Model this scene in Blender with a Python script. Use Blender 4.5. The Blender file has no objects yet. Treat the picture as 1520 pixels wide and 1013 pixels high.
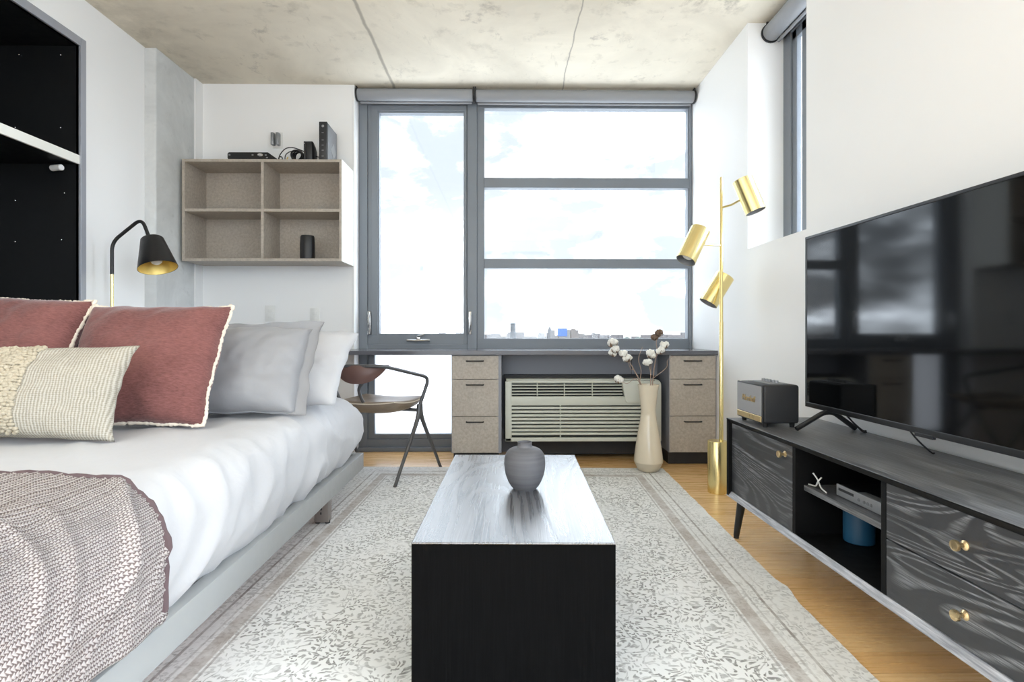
import bpy, bmesh, math, random
from mathutils import Vector, Matrix, noise as mnoise
random.seed(7)
C = bpy.context.scene.collection
PI = math.pi
V = Vector

# ------------------------------------------------------------------ helpers
def lin(c):
    def f(v):
        v /= 255.0
        return v / 12.92 if v <= 0.04045 else ((v + 0.055) / 1.055) ** 2.4
    return (f(c[0]), f(c[1]), f(c[2]), 1.0)

class NT:
    """small wrapper for building node trees"""
    def __init__(self, tree):
        self.t = tree
    def n(self, typ, props=None, **ins):
        nd = self.t.nodes.new(typ)
        for k, v in (props or {}).items():
            setattr(nd, k, v)
        for k, v in ins.items():
            self.set(nd, k, v)
        return nd
    def set(self, nd, k, v):
        key = int(k[1:]) if k[0] == 'i' and k[1:].isdigit() else k.replace('_', ' ')
        sock = nd.inputs[key]
        if isinstance(v, bpy.types.NodeSocket):
            self.t.links.new(v, sock)
        else:
            sock.default_value = v
    def math(self, op, a, b=0.0, c=None, clamp=False):
        nd = self.n('ShaderNodeMath', {'operation': op, 'use_clamp': clamp}, i0=a, i1=b)
        if c is not None:
            self.set(nd, 'i2', c)
        return nd.outputs[0]
    def mix(self, f, a, b):
        nd = self.n('ShaderNodeMix', {'data_type': 'RGBA'})
        self.set(nd, 'i0', f); self.set(nd, 'i6', a); self.set(nd, 'i7', b)
        return nd.outputs[2]
    def ramp(self, f, stops, interp='LINEAR'):
        nd = self.n('ShaderNodeValToRGB')
        r = nd.color_ramp; r.interpolation = interp
        while len(r.elements) < len(stops):
            r.elements.new(0.5)
        for e, (p, c) in zip(r.elements, stops):
            e.position = p
            e.color = c if len(c) == 4 else (*c, 1)
        self.set(nd, 'i0', f)
        return nd.outputs[0]
    def gray(self, f, p0, p1, v0=0.0, v1=1.0):
        nd = self.n('ShaderNodeMapRange', {}, i0=f, i1=p0, i2=p1, i3=v0, i4=v1)
        return nd.outputs[0]
    def coord(self, which='Object', scale=(1, 1, 1), loc=(0, 0, 0), rot=(0, 0, 0)):
        tc = self.n('ShaderNodeTexCoord')
        mp = self.n('ShaderNodeMapping', {}, i0=tc.outputs[which], Scale=scale, Location=loc, Rotation=rot)
        return mp.outputs[0]
    def noise(self, vec, scale, detail=4, rough=0.55, dist=0.0):
        return self.n('ShaderNodeTexNoise', {}, Vector=vec, Scale=scale, Detail=detail, Roughness=rough, Distortion=dist).outputs[0]
    def bump(self, h, strength=0.3, dist=0.01, normal=None):
        nd = self.n('ShaderNodeBump', {}, Height=h, Strength=strength, Distance=dist)
        if normal is not None:
            self.set(nd, 'Normal', normal)
        return nd.outputs[0]

MATS = {}
def mat(name, col=(200, 200, 200), rough=0.5, metal=0.0, spec=0.5, fn=None, **extra):
    m = bpy.data.materials.new(name); m.use_nodes = True
    nt = NT(m.node_tree)
    b = m.node_tree.nodes['Principled BSDF']
    b.inputs['Base Color'].default_value = lin(col)
    b.inputs['Roughness'].default_value = rough
    b.inputs['Metallic'].default_value = metal
    b.inputs['Specular IOR Level'].default_value = spec
    for k, v in extra.items():
        b.inputs[k.replace('_', ' ')].default_value = v
    # every material carries a faint procedural variation
    if fn:
        fn(nt, b)
    else:
        v = nt.noise(nt.coord('Object'), 35, 3)
        nt.set(b, 'Roughness', nt.gray(v, 0.3, 0.7, max(0.02, rough - 0.04), min(1, rough + 0.04)))
    MATS[name] = m
    return m

def tag(o, label=None, cat=None, group=None, kind=None):
    if label: o['label'] = label
    if cat: o['category'] = cat
    if group: o['group'] = group
    if kind: o['kind'] = kind
    return o

def thing(name, label, cat, loc=(0, 0, 0), rz=0.0, group=None):
    o = bpy.data.objects.new(name, None); C.objects.link(o)
    o.empty_display_size = 0.05
    o.location = loc; o.rotation_euler = (0, 0, rz)
    return tag(o, label, cat, group)

def obj(name, bm, m, parent=None, smooth=False, world=False, label=None, angle=35):
    me = bpy.data.meshes.new(name)
    if world and parent is not None:
        inv = Matrix.Translation(-parent.location)
        bmesh.ops.transform(bm, matrix=inv, verts=bm.verts)
    bmesh.ops.recalc_face_normals(bm, faces=bm.faces)
    bm.to_mesh(me); bm.free()
    for mm in (m if isinstance(m, (list, tuple)) else [m]):
        me.materials.append(mm)
    o = bpy.data.objects.new(name, me); C.objects.link(o)
    if parent is not None: o.parent = parent
    if smooth:
        for p in me.polygons: p.use_smooth = True
        if angle < 180:
            lim = math.radians(angle)
            bm2 = bmesh.new(); bm2.from_mesh(me)
            for e in bm2.edges:
                if len(e.link_faces) == 2 and e.calc_face_angle(0) > lim:
                    e.smooth = False
            bm2.to_mesh(me); bm2.free()
    if label: o['label'] = label
    return o

def struct(name, bm, m, parent=None, smooth=False):
    o = obj(name, bm, m, parent, smooth)
    if parent is None: o['kind'] = 'structure'
    return o

def box(bm, x0, x1, y0, y1, z0, z1, bev=0.0, seg=2, M=None):
    t = bmesh.new()
    r = bmesh.ops.create_cube(t, size=1.0)
    for v in t.verts:
        v.co = V(((x0 + x1) / 2 + v.co.x * (x1 - x0), (y0 + y1) / 2 + v.co.y * (y1 - y0), (z0 + z1) / 2 + v.co.z * (z1 - z0)))
    if bev > 0:
        bmesh.ops.bevel(t, geom=list(t.edges), offset=bev, segments=seg, profile=0.5, affect='EDGES')
    if M is not None:
        bmesh.ops.transform(t, matrix=M, verts=t.verts)
    join(bm, t)
    return bm

def join(bm, t):
    me = bpy.data.meshes.new('tmp'); t.to_mesh(me); t.free()
    bm.from_mesh(me); bpy.data.meshes.remove(me)

def B(*a, **k):
    bm = bmesh.new(); box(bm, *a, **k); return bm

def lathe(prof, seg=48, cap0=True, cap1=True, M=None, bm=None):
    t = bmesh.new(); rings = []
    for r, z in prof:
        if r < 1e-6:
            rings.append([t.verts.new((0, 0, z))])
        else:
            rings.append([t.verts.new((r * math.cos(2 * PI * i / seg), r * math.sin(2 * PI * i / seg), z)) for i in range(seg)])
    for a, b in zip(rings, rings[1:]):
        if len(a) == 1 and len(b) == 1: continue
        for i in range(seg):
            j = (i + 1) % seg
            if len(a) == 1: t.faces.new((a[0], b[i], b[j]))
            elif len(b) == 1: t.faces.new((a[i], a[j], b[0]))
            else: t.faces.new((a[i], a[j], b[j], b[i]))
    if cap0 and len(rings[0]) > 1: t.faces.new(rings[0][::-1])
    if cap1 and len(rings[-1]) > 1: t.faces.new(rings[-1])
    if M is not None: bmesh.ops.transform(t, matrix=M, verts=t.verts)
    if bm is None: return t
    join(bm, t); return bm

def cr(pts, n=8, closed=False):
    pts = [V(p) for p in pts]; out = []
    N = len(pts)
    rng = range(N if closed else N - 1)
    for i in rng:
        if closed:
            p0, p1, p2, p3 = pts[i - 1], pts[i], pts[(i + 1) % N], pts[(i + 2) % N]
        else:
            p1, p2 = pts[i], pts[i + 1]
            p0 = pts[i - 1] if i else p1 * 2 - p2
            p3 = pts[i + 2] if i + 2 < N else p2 * 2 - p1
        for k in range(n):
            t = k / n
            out.append(0.5 * ((2 * p1) + (p2 - p0) * t + (2 * p0 - 5 * p1 + 4 * p2 - p3) * t * t + (3 * p1 - p0 - 3 * p2 + p3) * t ** 3))
    if not closed: out.append(pts[-1])
    return out

def fillet(pts, r, n=6):
    """polyline with rounded corners"""
    pts = [V(p) for p in pts]; out = [pts[0]]
    for i in range(1, len(pts) - 1):
        a, b, c = pts[i - 1], pts[i], pts[i + 1]
        u, w = (a - b), (c - b)
        d = min(r, u.length * 0.49, w.length * 0.49)
        p, q = b + u.normalized() * d, b + w.normalized() * d
        for k in range(n + 1):
            t = k / n
            out.append(p * (1 - t) ** 2 + b * 2 * t * (1 - t) + q * t * t)
    out.append(pts[-1]); return out

def tube(path, r, seg=10, bm=None, closed=False, caps=True):
    """r: number or function of 0..1"""
    t = bmesh.new(); P = [V(p) for p in path]; N = len(P)
    rf = r if callable(r) else (lambda s: r)
    T = []
    for i in range(N):
        a = P[i - 1] if (i or closed) else P[0]
        b = P[(i + 1) % N] if (i < N - 1 or closed) else P[-1]
        T.append((b - a).normalized())
    up = V((0, 0, 1)) if abs(T[0].z) < 0.9 else V((1, 0, 0))
    nrm = (up - T[0] * up.dot(T[0])).normalized(); rings = []
    for i in range(N):
        nrm = (nrm - T[i] * nrm.dot(T[i])).normalized()
        bi = T[i].cross(nrm)
        rr = rf(i / max(1, N - 1))
        rings.append([t.verts.new(P[i] + (nrm * math.cos(2 * PI * k / seg) + bi * math.sin(2 * PI * k / seg)) * rr) for k in range(seg)])
    pairs = list(zip(rings, rings[1:])) + ([(rings[-1], rings[0])] if closed else [])
    for a, b in pairs:
        for k in range(seg):
            t.faces.new((a[k], a[(k + 1) % seg], b[(k + 1) % seg], b[k]))
    if caps and not closed:
        t.faces.new(rings[0][::-1]); t.faces.new(rings[-1])
    if bm is None: return t
    join(bm, t); return bm

def prism(poly, axis, a, b, bev=0.0, bm=None):
    """poly: 2D points; axis 'X','Y','Z' extrusion between a and b"""
    t = bmesh.new()
    def mk(p, h):
        return {'X': (h, p[0], p[1]), 'Y': (p[0], h, p[1]), 'Z': (p[0], p[1], h)}[axis]
    A = [t.verts.new(mk(p, a)) for p in poly]; Bv = [t.verts.new(mk(p, b)) for p in poly]
    t.faces.new(A); t.faces.new(Bv[::-1])
    n = len(poly)
    for i in range(n):
        t.faces.new((A[i], A[(i + 1) % n], Bv[(i + 1) % n], Bv[i]))
    bmesh.ops.recalc_face_normals(t, faces=t.faces)
    if bev: bmesh.ops.bevel(t, geom=list(t.edges), offset=bev, segments=2, profile=0.5, affect='EDGES')
    if bm is None: return t
    join(bm, t); return bm

def along(p, q):
    """matrix placing local +Z from p towards q"""
    p, q = V(p), V(q); d = (q - p).normalized()
    return Matrix.Translation(p) @ V((0, 0, 1)).rotation_difference(d).to_matrix().to_4x4()

def fbm(p, o=3):
    return mnoise.fractal(p, 0.7, 2.0, o)

# ------------------------------------------------------------------ materials
def f_wall(nt, b):
    v = nt.noise(nt.coord('Object'), 180, 2)
    nt.set(b, 'Normal', nt.bump(v, 0.04, 0.002))
M_wall = mat('white_paint', (243, 243, 243), 0.55, spec=0.3, fn=f_wall)

def f_concrete(nt, b):
    c = nt.coord('Object')
    n1 = nt.noise(c, 1.3, 6, 0.6, 0.6)
    n2 = nt.noise(c, 7, 6, 0.65)
    base = nt.mix(nt.gray(n1, 0.35, 0.68), lin((220, 212, 196)), lin((244, 236, 219)))
    base = nt.mix(nt.math('MULTIPLY', nt.gray(n2, 0.56, 0.74), 0.45), base, lin((176, 168, 152)))
    # rubbed grey patches
    n3 = nt.noise(nt.coord('Object', (1, 1, 1), (3, 7, 0)), 2.4, 8, 0.72, 0.3)
    base = nt.mix(nt.math('MULTIPLY', nt.gray(n3, 0.60, 0.68), 0.55), base, lin((160, 152, 140)))
    n4 = nt.noise(nt.coord('Object', (1, .25, 1), (1, 2, 0)), 16, 6, 0.7)
    base = nt.mix(nt.math('MULTIPLY', nt.gray(n4, 0.62, 0.75), 0.35), base, lin((150, 142, 128)))
    # formwork joints running towards the window
    tc = nt.n('ShaderNodeTexCoord'); sp = nt.n('ShaderNodeSeparateXYZ', {}, i0=tc.outputs['Object'])
    wob = nt.math('MULTIPLY', nt.math('SUBTRACT', nt.noise(c, 5, 3), 0.5), 0.03)
    xx = nt.math('ADD', sp.outputs[0], wob)
    for jx, wd in ((0.42, 0.006), (-0.82, 0.014)):
        dd = nt.math('ABSOLUTE', nt.math('SUBTRACT', xx, jx))
        f = nt.gray(dd, wd * 0.35, wd, 0.55, 0.0)
        base = nt.mix(f, base, lin((120, 113, 102)))
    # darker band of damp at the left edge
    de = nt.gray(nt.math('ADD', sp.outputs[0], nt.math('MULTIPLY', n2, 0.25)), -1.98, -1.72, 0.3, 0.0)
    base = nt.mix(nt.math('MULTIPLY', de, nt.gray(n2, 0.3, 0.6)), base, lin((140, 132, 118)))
    nt.set(b, 'Base Color', base)
    nt.set(b, 'Normal', nt.bump(n2, 0.15, 0.01))
M_ceil = mat('concrete_ceiling', rough=0.85, spec=0.2, fn=f_concrete)

def f_column(nt, b):
    c = nt.coord('Object')
    n1 = nt.noise(c, 3, 6, 0.65, 0.5); n2 = nt.noise(c, 14, 5, 0.6)
    base = nt.mix(nt.gray(n1, 0.3, 0.7), lin((196, 198, 198)), lin((224, 226, 226)))
    base = nt.mix(nt.math('MULTIPLY', nt.gray(n2, 0.6, 0.75), 0.35), base, lin((168, 169, 168)))
    nt.set(b, 'Base Color', base); nt.set(b, 'Normal', nt.bump(n2, 0.15, 0.006))
M_col = mat('grey_concrete', rough=0.85, spec=0.2, fn=f_column)

def f_floor(nt, b):
    br = nt.n('ShaderNodeTexBrick', {'offset': 0.37, 'squash': 1.0}, Vector=nt.coord('Object'), Scale=1.0,
              Color1=(0.35, 0.35, 0.35, 1), Color2=(0.65, 0.65, 0.65, 1), Mortar=(0, 0, 0, 1),
              Mortar_Size=0.0012, Brick_Width=1.4, Row_Height=0.096)
    g = nt.noise(nt.coord('Object', (3, 90, 1)), 1.0, 5, 0.6)
    g2 = nt.noise(nt.coord('Object', (14, 320, 1)), 1.0, 3, 0.6)
    v = nt.math('ADD', nt.math('MULTIPLY', br.outputs[0], 0.55), nt.math('MULTIPLY', nt.math('ADD', g, g2), 0.28))
    col = nt.ramp(v, [(0.2, lin((196, 148, 92))), (0.5, lin((232, 186, 126))), (0.8, lin((246, 214, 162)))])
    nt.set(b, 'Base Color', col)
    nt.set(b, 'Roughness', nt.gray(g, 0.3, 0.7, 0.22, 0.34))
    nt.set(b, 'Normal', nt.bump(nt.math('ADD', g2, br.outputs[1]), 0.06, 0.003))
M_floor = mat('bamboo_floor', rough=0.35, fn=f_floor)

M_frame = mat('window_grey', (122, 128, 136), 0.42, spec=0.5)
M_blind = mat('blind_fabric', (150, 152, 156), 0.7)
M_darkplastic = mat('dark_plastic', (42, 43, 46), 0.45)
M_spandrel = mat('dark_grey_panel', (140, 142, 150), 0.55)
M_desk = mat('desk_laminate', (92, 92, 98), 0.2, spec=0.6, fn=lambda nt, b: nt.set(b, 'Roughness', nt.gray(nt.noise(nt.coord('Object'), 1.5, 1), 0.3, 0.7, 0.19, 0.21)))
M_toe = mat('toe_kick_black', (38, 38, 40), 0.6)

def glass_mat(name):
    m = bpy.data.materials.new(name); m.use_nodes = True
    t = m.node_tree; t.nodes.clear(); nt = NT(t)
    out = nt.n('ShaderNodeOutputMaterial')
    tr = nt.n('ShaderNodeBsdfTransparent', {}, Color=(0.97, 0.985, 0.98, 1))
    gl = nt.n('ShaderNodeBsdfGlossy', {}, Color=(1, 1, 1, 1), Roughness=0.01)
    mx = nt.n('ShaderNodeMixShader', {}, i0=0.05)
    t.links.new(tr.outputs[0], mx.inputs[1]); t.links.new(gl.outputs[0], mx.inputs[2])
    t.links.new(mx.outputs[0], out.inputs[0]); MATS[name] = m
    return m
M_glass = glass_mat('clear_glass')
def frosted():
    m = bpy.data.materials.new('frosted_glass'); m.use_nodes = True
    t = m.node_tree; t.nodes.clear(); nt = NT(t)
    out = nt.n('ShaderNodeOutputMaterial')
    tr = nt.n('ShaderNodeBsdfTranslucent', {}, Color=(0.93, 0.94, 0.95, 1))
    d = nt.n('ShaderNodeBsdfDiffuse', {}, Color=(0.9, 0.9, 0.9, 1))
    mx = nt.n('ShaderNodeMixShader', {}, i0=0.15)
    t.links.new(tr.outputs[0], mx.inputs[1]); t.links.new(d.outputs[0], mx.inputs[2])
    t.links.new(mx.outputs[0], out.inputs[0])
    return m
M_frost = frosted()

def f_beige(nt, b):
    c = nt.coord('Object')
    n1 = nt.noise(c, 60, 5, 0.7); n2 = nt.noise(c, 6, 4)
    col = nt.mix(nt.gray(n1, 0.35, 0.7), lin((166, 156, 144)), lin((192, 183, 171)))
    col = nt.mix(nt.math('MULTIPLY', nt.gray(n2, 0.4, 0.7), 0.25), col, lin((156, 144, 135)))
    nt.set(b, 'Base Color', col)
M_beige = mat('stone_beige_laminate', rough=0.5, fn=f_beige)
M_whitelam = mat('white_laminate', (238, 238, 232), 0.4)
M_black = mat('satin_black', (26, 26, 28), 0.4)
M_niche = mat('black_laminate', (17, 18, 20), 0.45)
M_alu = mat('grey_aluminium', (168, 172, 182), 0.38, metal=0.35)
M_chrome = mat('chrome', (205, 205, 205), 0.2, metal=1.0)
def f_brass(nt, b):
    v = nt.noise(nt.coord('Object', (1, 1, .02)), 240, 2)
    nt.set(b, 'Roughness', nt.gray(v, 0.3, 0.7, 0.24, 0.27))
M_brass = mat('brushed_brass', (240, 222, 160), 0.26, metal=1.0, fn=f_brass)
M_brassin = mat('brass_inside', (236, 206, 122), 0.4, metal=0.5)
M_gold = mat('gold_knob', (238, 212, 164), 0.3, metal=1.0)
M_white = mat('white_plastic', (232, 232, 230), 0.35)
M_bulb = mat('frosted_bulb', (245, 243, 238), 0.3)
M_acbody = mat('putty_plastic', (204, 205, 193), 0.45)
M_acdark = mat('ac_slots', (34, 36, 34), 0.7)
M_silver = mat('silver_plastic', (150, 152, 155), 0.35, metal=0.4)
M_grey = mat('mid_grey_plastic', (120, 122, 126), 0.45)
M_blue = mat('teal_blue_enamel', (28, 78, 110), 0.5)
M_bedmetal = mat('light_grey_powdercoat', (163, 164, 163), 0.42)
M_bedleg = mat('leg_steel', (138, 130, 126), 0.4, metal=0.3)
M_slat = mat('orange_plywood', (186, 118, 58), 0.5)

def f_screen(nt, b):
    nt.set(b, 'Roughness', nt.gray(nt.noise(nt.coord('Object'), 3, 2), 0.3, 0.7, 0.05, 0.07))
M_screen = mat('tv_screen', (8, 9, 10), 0.06, spec=0.4, fn=f_screen)
M_bezel = mat('tv_bezel', (30, 31, 33), 0.35)

def f_ebony(axis):
    def fn(nt, b):
        # black-stained oak: pale open grain in cathedral figures, running along `axis`
        s = {'X': (0.55, 3, 3), 'Y': (3, 0.55, 3), 'Z': (3, 3, 0.55)}[axis]
        f = {'X': (8, 260, 260), 'Y': (260, 8, 260), 'Z': (260, 260, 8)}[axis]
        c = nt.coord('Object', s)
        fig = nt.noise(c, 1.35, 2, 0.45, 0.9)
        bands = nt.math('SINE', nt.math('MULTIPLY', fig, 150.0))
        bands = nt.gray(bands, 0.0, 1.0)
        pores = nt.noise(nt.coord('Object', f), 1.0, 3, 0.7)
        broad = nt.noise(nt.coord('Object', s), 2.0, 2)
        g = nt.math('MULTIPLY', bands, nt.gray(pores, 0.36, 0.62))
        g = nt.math('MULTIPLY', g, nt.gray(broad, 0.3, 0.62, 0.25, 1.0))
        nt.set(b, 'Base Color', nt.mix(g, lin((60, 61, 64)), lin((150, 152, 156))))
        nt.set(b, 'Roughness', nt.gray(g, 0, 1, 0.38, 0.6))
        nt.set(b, 'Normal', nt.bump(pores, 0.15, 0.002))
    return fn
M_standY = mat('black_oak_front', rough=0.45, fn=f_ebony('Y'))
def f_standtop(nt, b):
    pores = nt.noise(nt.coord('Object', (150, 5, 150)), 1.0, 4, 0.7)
    br = nt.noise(nt.coord('Object', (22, 1.2, 22)), 1.0, 3, 0.6)
    g = nt.math('MULTIPLY', nt.gray(pores, 0.38, 0.66), nt.gray(br, 0.3, 0.65, 0.35, 1))
    nt.set(b, 'Base Color', nt.mix(g, lin((66, 67, 70)), lin((146, 147, 150))))
    nt.set(b, 'Roughness', nt.gray(g, 0, 1, 0.34, 0.55))
    nt.set(b, 'Normal', nt.bump(pores, 0.12, 0.002))
M_standtop = mat('black_oak_top', rough=0.45, fn=f_standtop)
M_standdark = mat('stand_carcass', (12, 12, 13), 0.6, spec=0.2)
def f_standlip(nt, b):
    pores = nt.noise(nt.coord('Object', (120, 6, 120)), 1.0, 4, 0.7)
    nt.set(b, 'Base Color', nt.mix(nt.gray(pores, 0.4, 0.65), lin((140, 142, 150)), lin((206, 207, 214))))
M_standlip = mat('limed_oak_edge', rough=0.4, fn=f_standlip)

def f_table(nt, b):
    fig = nt.noise(nt.coord('Object', (2.6, 0.42, 1)), 1.5, 2, 0.45, 0.7)
    bands = nt.gray(nt.math('SINE', nt.math('MULTIPLY', fig, 95.0)), -0.7, 1.0)
    pores = nt.noise(nt.coord('Object', (170, 4, 1)), 1.0, 3, 0.7)
    g = nt.math('ADD', nt.math('MULTIPLY', bands, 0.5), nt.math('MULTIPLY', nt.gray(pores, 0.35, 0.65), 0.5))
    nt.set(b, 'Base Color', nt.mix(g, lin((40, 40, 43)), lin((118, 118, 122))))
    nt.set(b, 'Roughness', nt.gray(g, 0.15, 0.85, 0.20, 0.42))
    nm = nt.bump(g, 0.22, 0.003)
    nt.set(b, 'Normal', nm)
    nt.set(b, 'Coat Normal', nt.bump(g, 0.16, 0.002))
M_table = mat('black_ash_top', rough=0.3, spec=0.9, fn=f_table, Coat_Weight=1.0, Coat_Roughness=0.27, Coat_IOR=2.0)
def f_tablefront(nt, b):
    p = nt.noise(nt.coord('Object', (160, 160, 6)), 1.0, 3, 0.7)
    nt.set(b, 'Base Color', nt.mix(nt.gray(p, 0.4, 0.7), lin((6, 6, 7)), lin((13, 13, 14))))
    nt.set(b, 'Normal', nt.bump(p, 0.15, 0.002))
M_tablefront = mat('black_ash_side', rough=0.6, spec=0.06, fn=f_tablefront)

def f_ceramic(nt, b):
    tc = nt.coord('Object', (1, 1, 1))
    n = nt.noise(nt.coord('Object', (2, 2, 60)), 1.0, 3)
    sp = nt.noise(tc, 300, 2)
    nt.set(b, 'Base Color', nt.mix(nt.gray(n, 0.35, 0.65), lin((84, 84, 88)), lin((104, 104, 108))))
    nt.set(b, 'Normal', nt.bump(nt.math('ADD', n, nt.math('MULTIPLY', sp, 0.2)), 0.12, 0.002))
M_greyceramic = mat('matte_grey_ceramic', rough=0.6, fn=f_ceramic)
M_creamglaze = mat('cream_glaze', (226, 214, 192), 0.14, spec=0.6)
M_creamraw = mat('cream_raw_clay', (206, 194, 172), 0.6)
M_cotton = mat('cotton', (240, 238, 232), 0.95, spec=0.1)
M_husk = mat('dry_husk', (112, 92, 78), 0.8)
M_twig = mat('dry_twig', (164, 142, 128), 0.8)

def f_duvet(nt, b):
    n = nt.noise(nt.coord('Object'), 9, 4, 0.55, 0.6)
    w = nt.noise(nt.coord('Object', (900, 900, 900)), 1, 1)
    nt.set(b, 'Normal', nt.bump(nt.math('ADD', nt.math('MULTIPLY', n, 1.0), nt.math('MULTIPLY', w, 0.02)), 0.16, 0.02))
M_duvet = mat('white_cotton_sateen', (197, 196, 198), 0.6, spec=0.3, fn=f_duvet, Sheen_Weight=0.15)
M_pillowwhite = mat('white_pillowcase', (203, 202, 204), 0.65, spec=0.25, fn=f_duvet)
M_sham = mat('silver_grey_sateen', (152, 152, 155), 0.42, spec=0.4, fn=f_duvet, Sheen_Weight=0.15)

def f_pink(nt, b):
    n = nt.noise(nt.coord('Object', (60, 60, 320)), 1.0, 4, 0.7)
    n2 = nt.noise(nt.coord('Object'), 5, 3)
    c = nt.mix(nt.gray(n, 0.3, 0.7), lin((98, 62, 59)), lin((140, 94, 90)))
    c = nt.mix(nt.math('MULTIPLY', nt.gray(n2, 0.4, 0.7), 0.25), c, lin((164, 110, 104)))
    nt.set(b, 'Base Color', c); nt.set(b, 'Normal', nt.bump(n, 0.35, 0.004))
M_pink = mat('dusty_rose_chenille', rough=0.9, spec=0.15, fn=f_pink, Sheen_Weight=0.35, Sheen_Roughness=0.4)
M_fringe = mat('cream_fringe', (228, 216, 200), 0.95, spec=0.1)
def f_rib(nt, b):
    tc = nt.n('ShaderNodeTexCoord'); sp = nt.n('ShaderNodeSeparateXYZ', {}, i0=tc.outputs['Object'])
    a = nt.math('SINE', nt.math('MULTIPLY', sp.outputs[0], 2 * PI / 0.0085))
    z = nt.math('SINE', nt.math('MULTIPLY', sp.outputs[2], 2 * PI / 0.0060))
    n = nt.noise(tc.outputs['Object'], 220, 2)
    v = nt.math('ADD', nt.math('MULTIPLY', a, 0.32), nt.math('ADD', nt.math('MULTIPLY', z, 0.14), n))
    nt.set(b, 'Base Color', nt.mix(nt.gray(v, 0.05, 0.85), lin((150, 142, 128)), lin((192, 186, 174))))
    nt.set(b, 'Normal', nt.bump(v, 0.5, 0.003))
M_rib = mat('oatmeal_rib_weave', rough=0.9, spec=0.1, fn=f_rib)
M_tuft = mat('cream_wool_loops', (188, 177, 157), 0.95, spec=0.1)

def f_knit(nt, b):
    uv = nt.n('ShaderNodeTexCoord').outputs['UV']
    sp = nt.n('ShaderNodeSeparateXYZ', {}, i0=uv)
    wob = nt.noise(nt.n('ShaderNodeMapping', {}, i0=uv, Scale=(1, 1, 1)).outputs[0], 14, 3)
    wv = nt.math('MULTIPLY', nt.math('SUBTRACT', wob, 0.5), 0.012)
    u = nt.math('ADD', sp.outputs[0], wv); v = nt.math('ADD', sp.outputs[1], wv)
    cu = nt.math('MULTIPLY', u, 1 / 0.0095)
    row = nt.math('FRACT', cu)
    ridge = nt.math('ABSOLUTE', nt.math('SUBTRACT', row, 0.5))          # 0 mid .. .5 edge
    par = nt.math('MULTIPLY', nt.math('FLOOR', cu), 0.5)
    st = nt.math('FRACT', nt.math('ADD', nt.math('ADD', nt.math('MULTIPLY', v, 1 / 0.0070), par), ridge))
    stv = nt.math('ABSOLUTE', nt.math('SUBTRACT', st, 0.5))
    h = nt.math('SUBTRACT', nt.math('ADD', 0.62, nt.math('MULTIPLY', stv, -1.0)), nt.math('MULTIPLY', ridge, 0.9))
    n = nt.noise(uv, 90, 3, 0.7)
    hh = nt.math('ADD', h, nt.math('MULTIPLY', nt.math('SUBTRACT', n, 0.5), 0.5))
    c = nt.ramp(hh, [(0.0, lin((122, 110, 108))), (0.10, lin((166, 155, 152))), (0.24, lin((206, 198, 195)))])
    nt.set(b, 'Base Color', c); nt.set(b, 'Normal', nt.bump(h, 0.8, 0.006))
M_knit = mat('grey_knit', rough=0.95, spec=0.1, fn=f_knit)
M_knitedge = mat('mauve_knit_edge', (104, 88, 90), 0.95, spec=0.1)

def f_leather(nt, b):
    n = nt.noise(nt.coord('Object'), 160, 3)
    n2 = nt.noise(nt.coord('Object'), 9, 3)
    nt.set(b, 'Base Color', nt.mix(nt.gray(n2, 0.3, 0.7), lin((120, 104, 88)), lin((146, 130, 112))))
    nt.set(b, 'Normal', nt.bump(n, 0.15, 0.002))
M_leather = mat('taupe_leather', rough=0.38, fn=f_leather)
M_leatherback = mat('brown_leather', (104, 76, 70), 0.42)
M_stitch = mat('pale_stitching', (214, 202, 184), 0.8)
M_chairmetal = mat('gunmetal_tube', (92, 92, 94), 0.36, metal=0.55)

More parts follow.
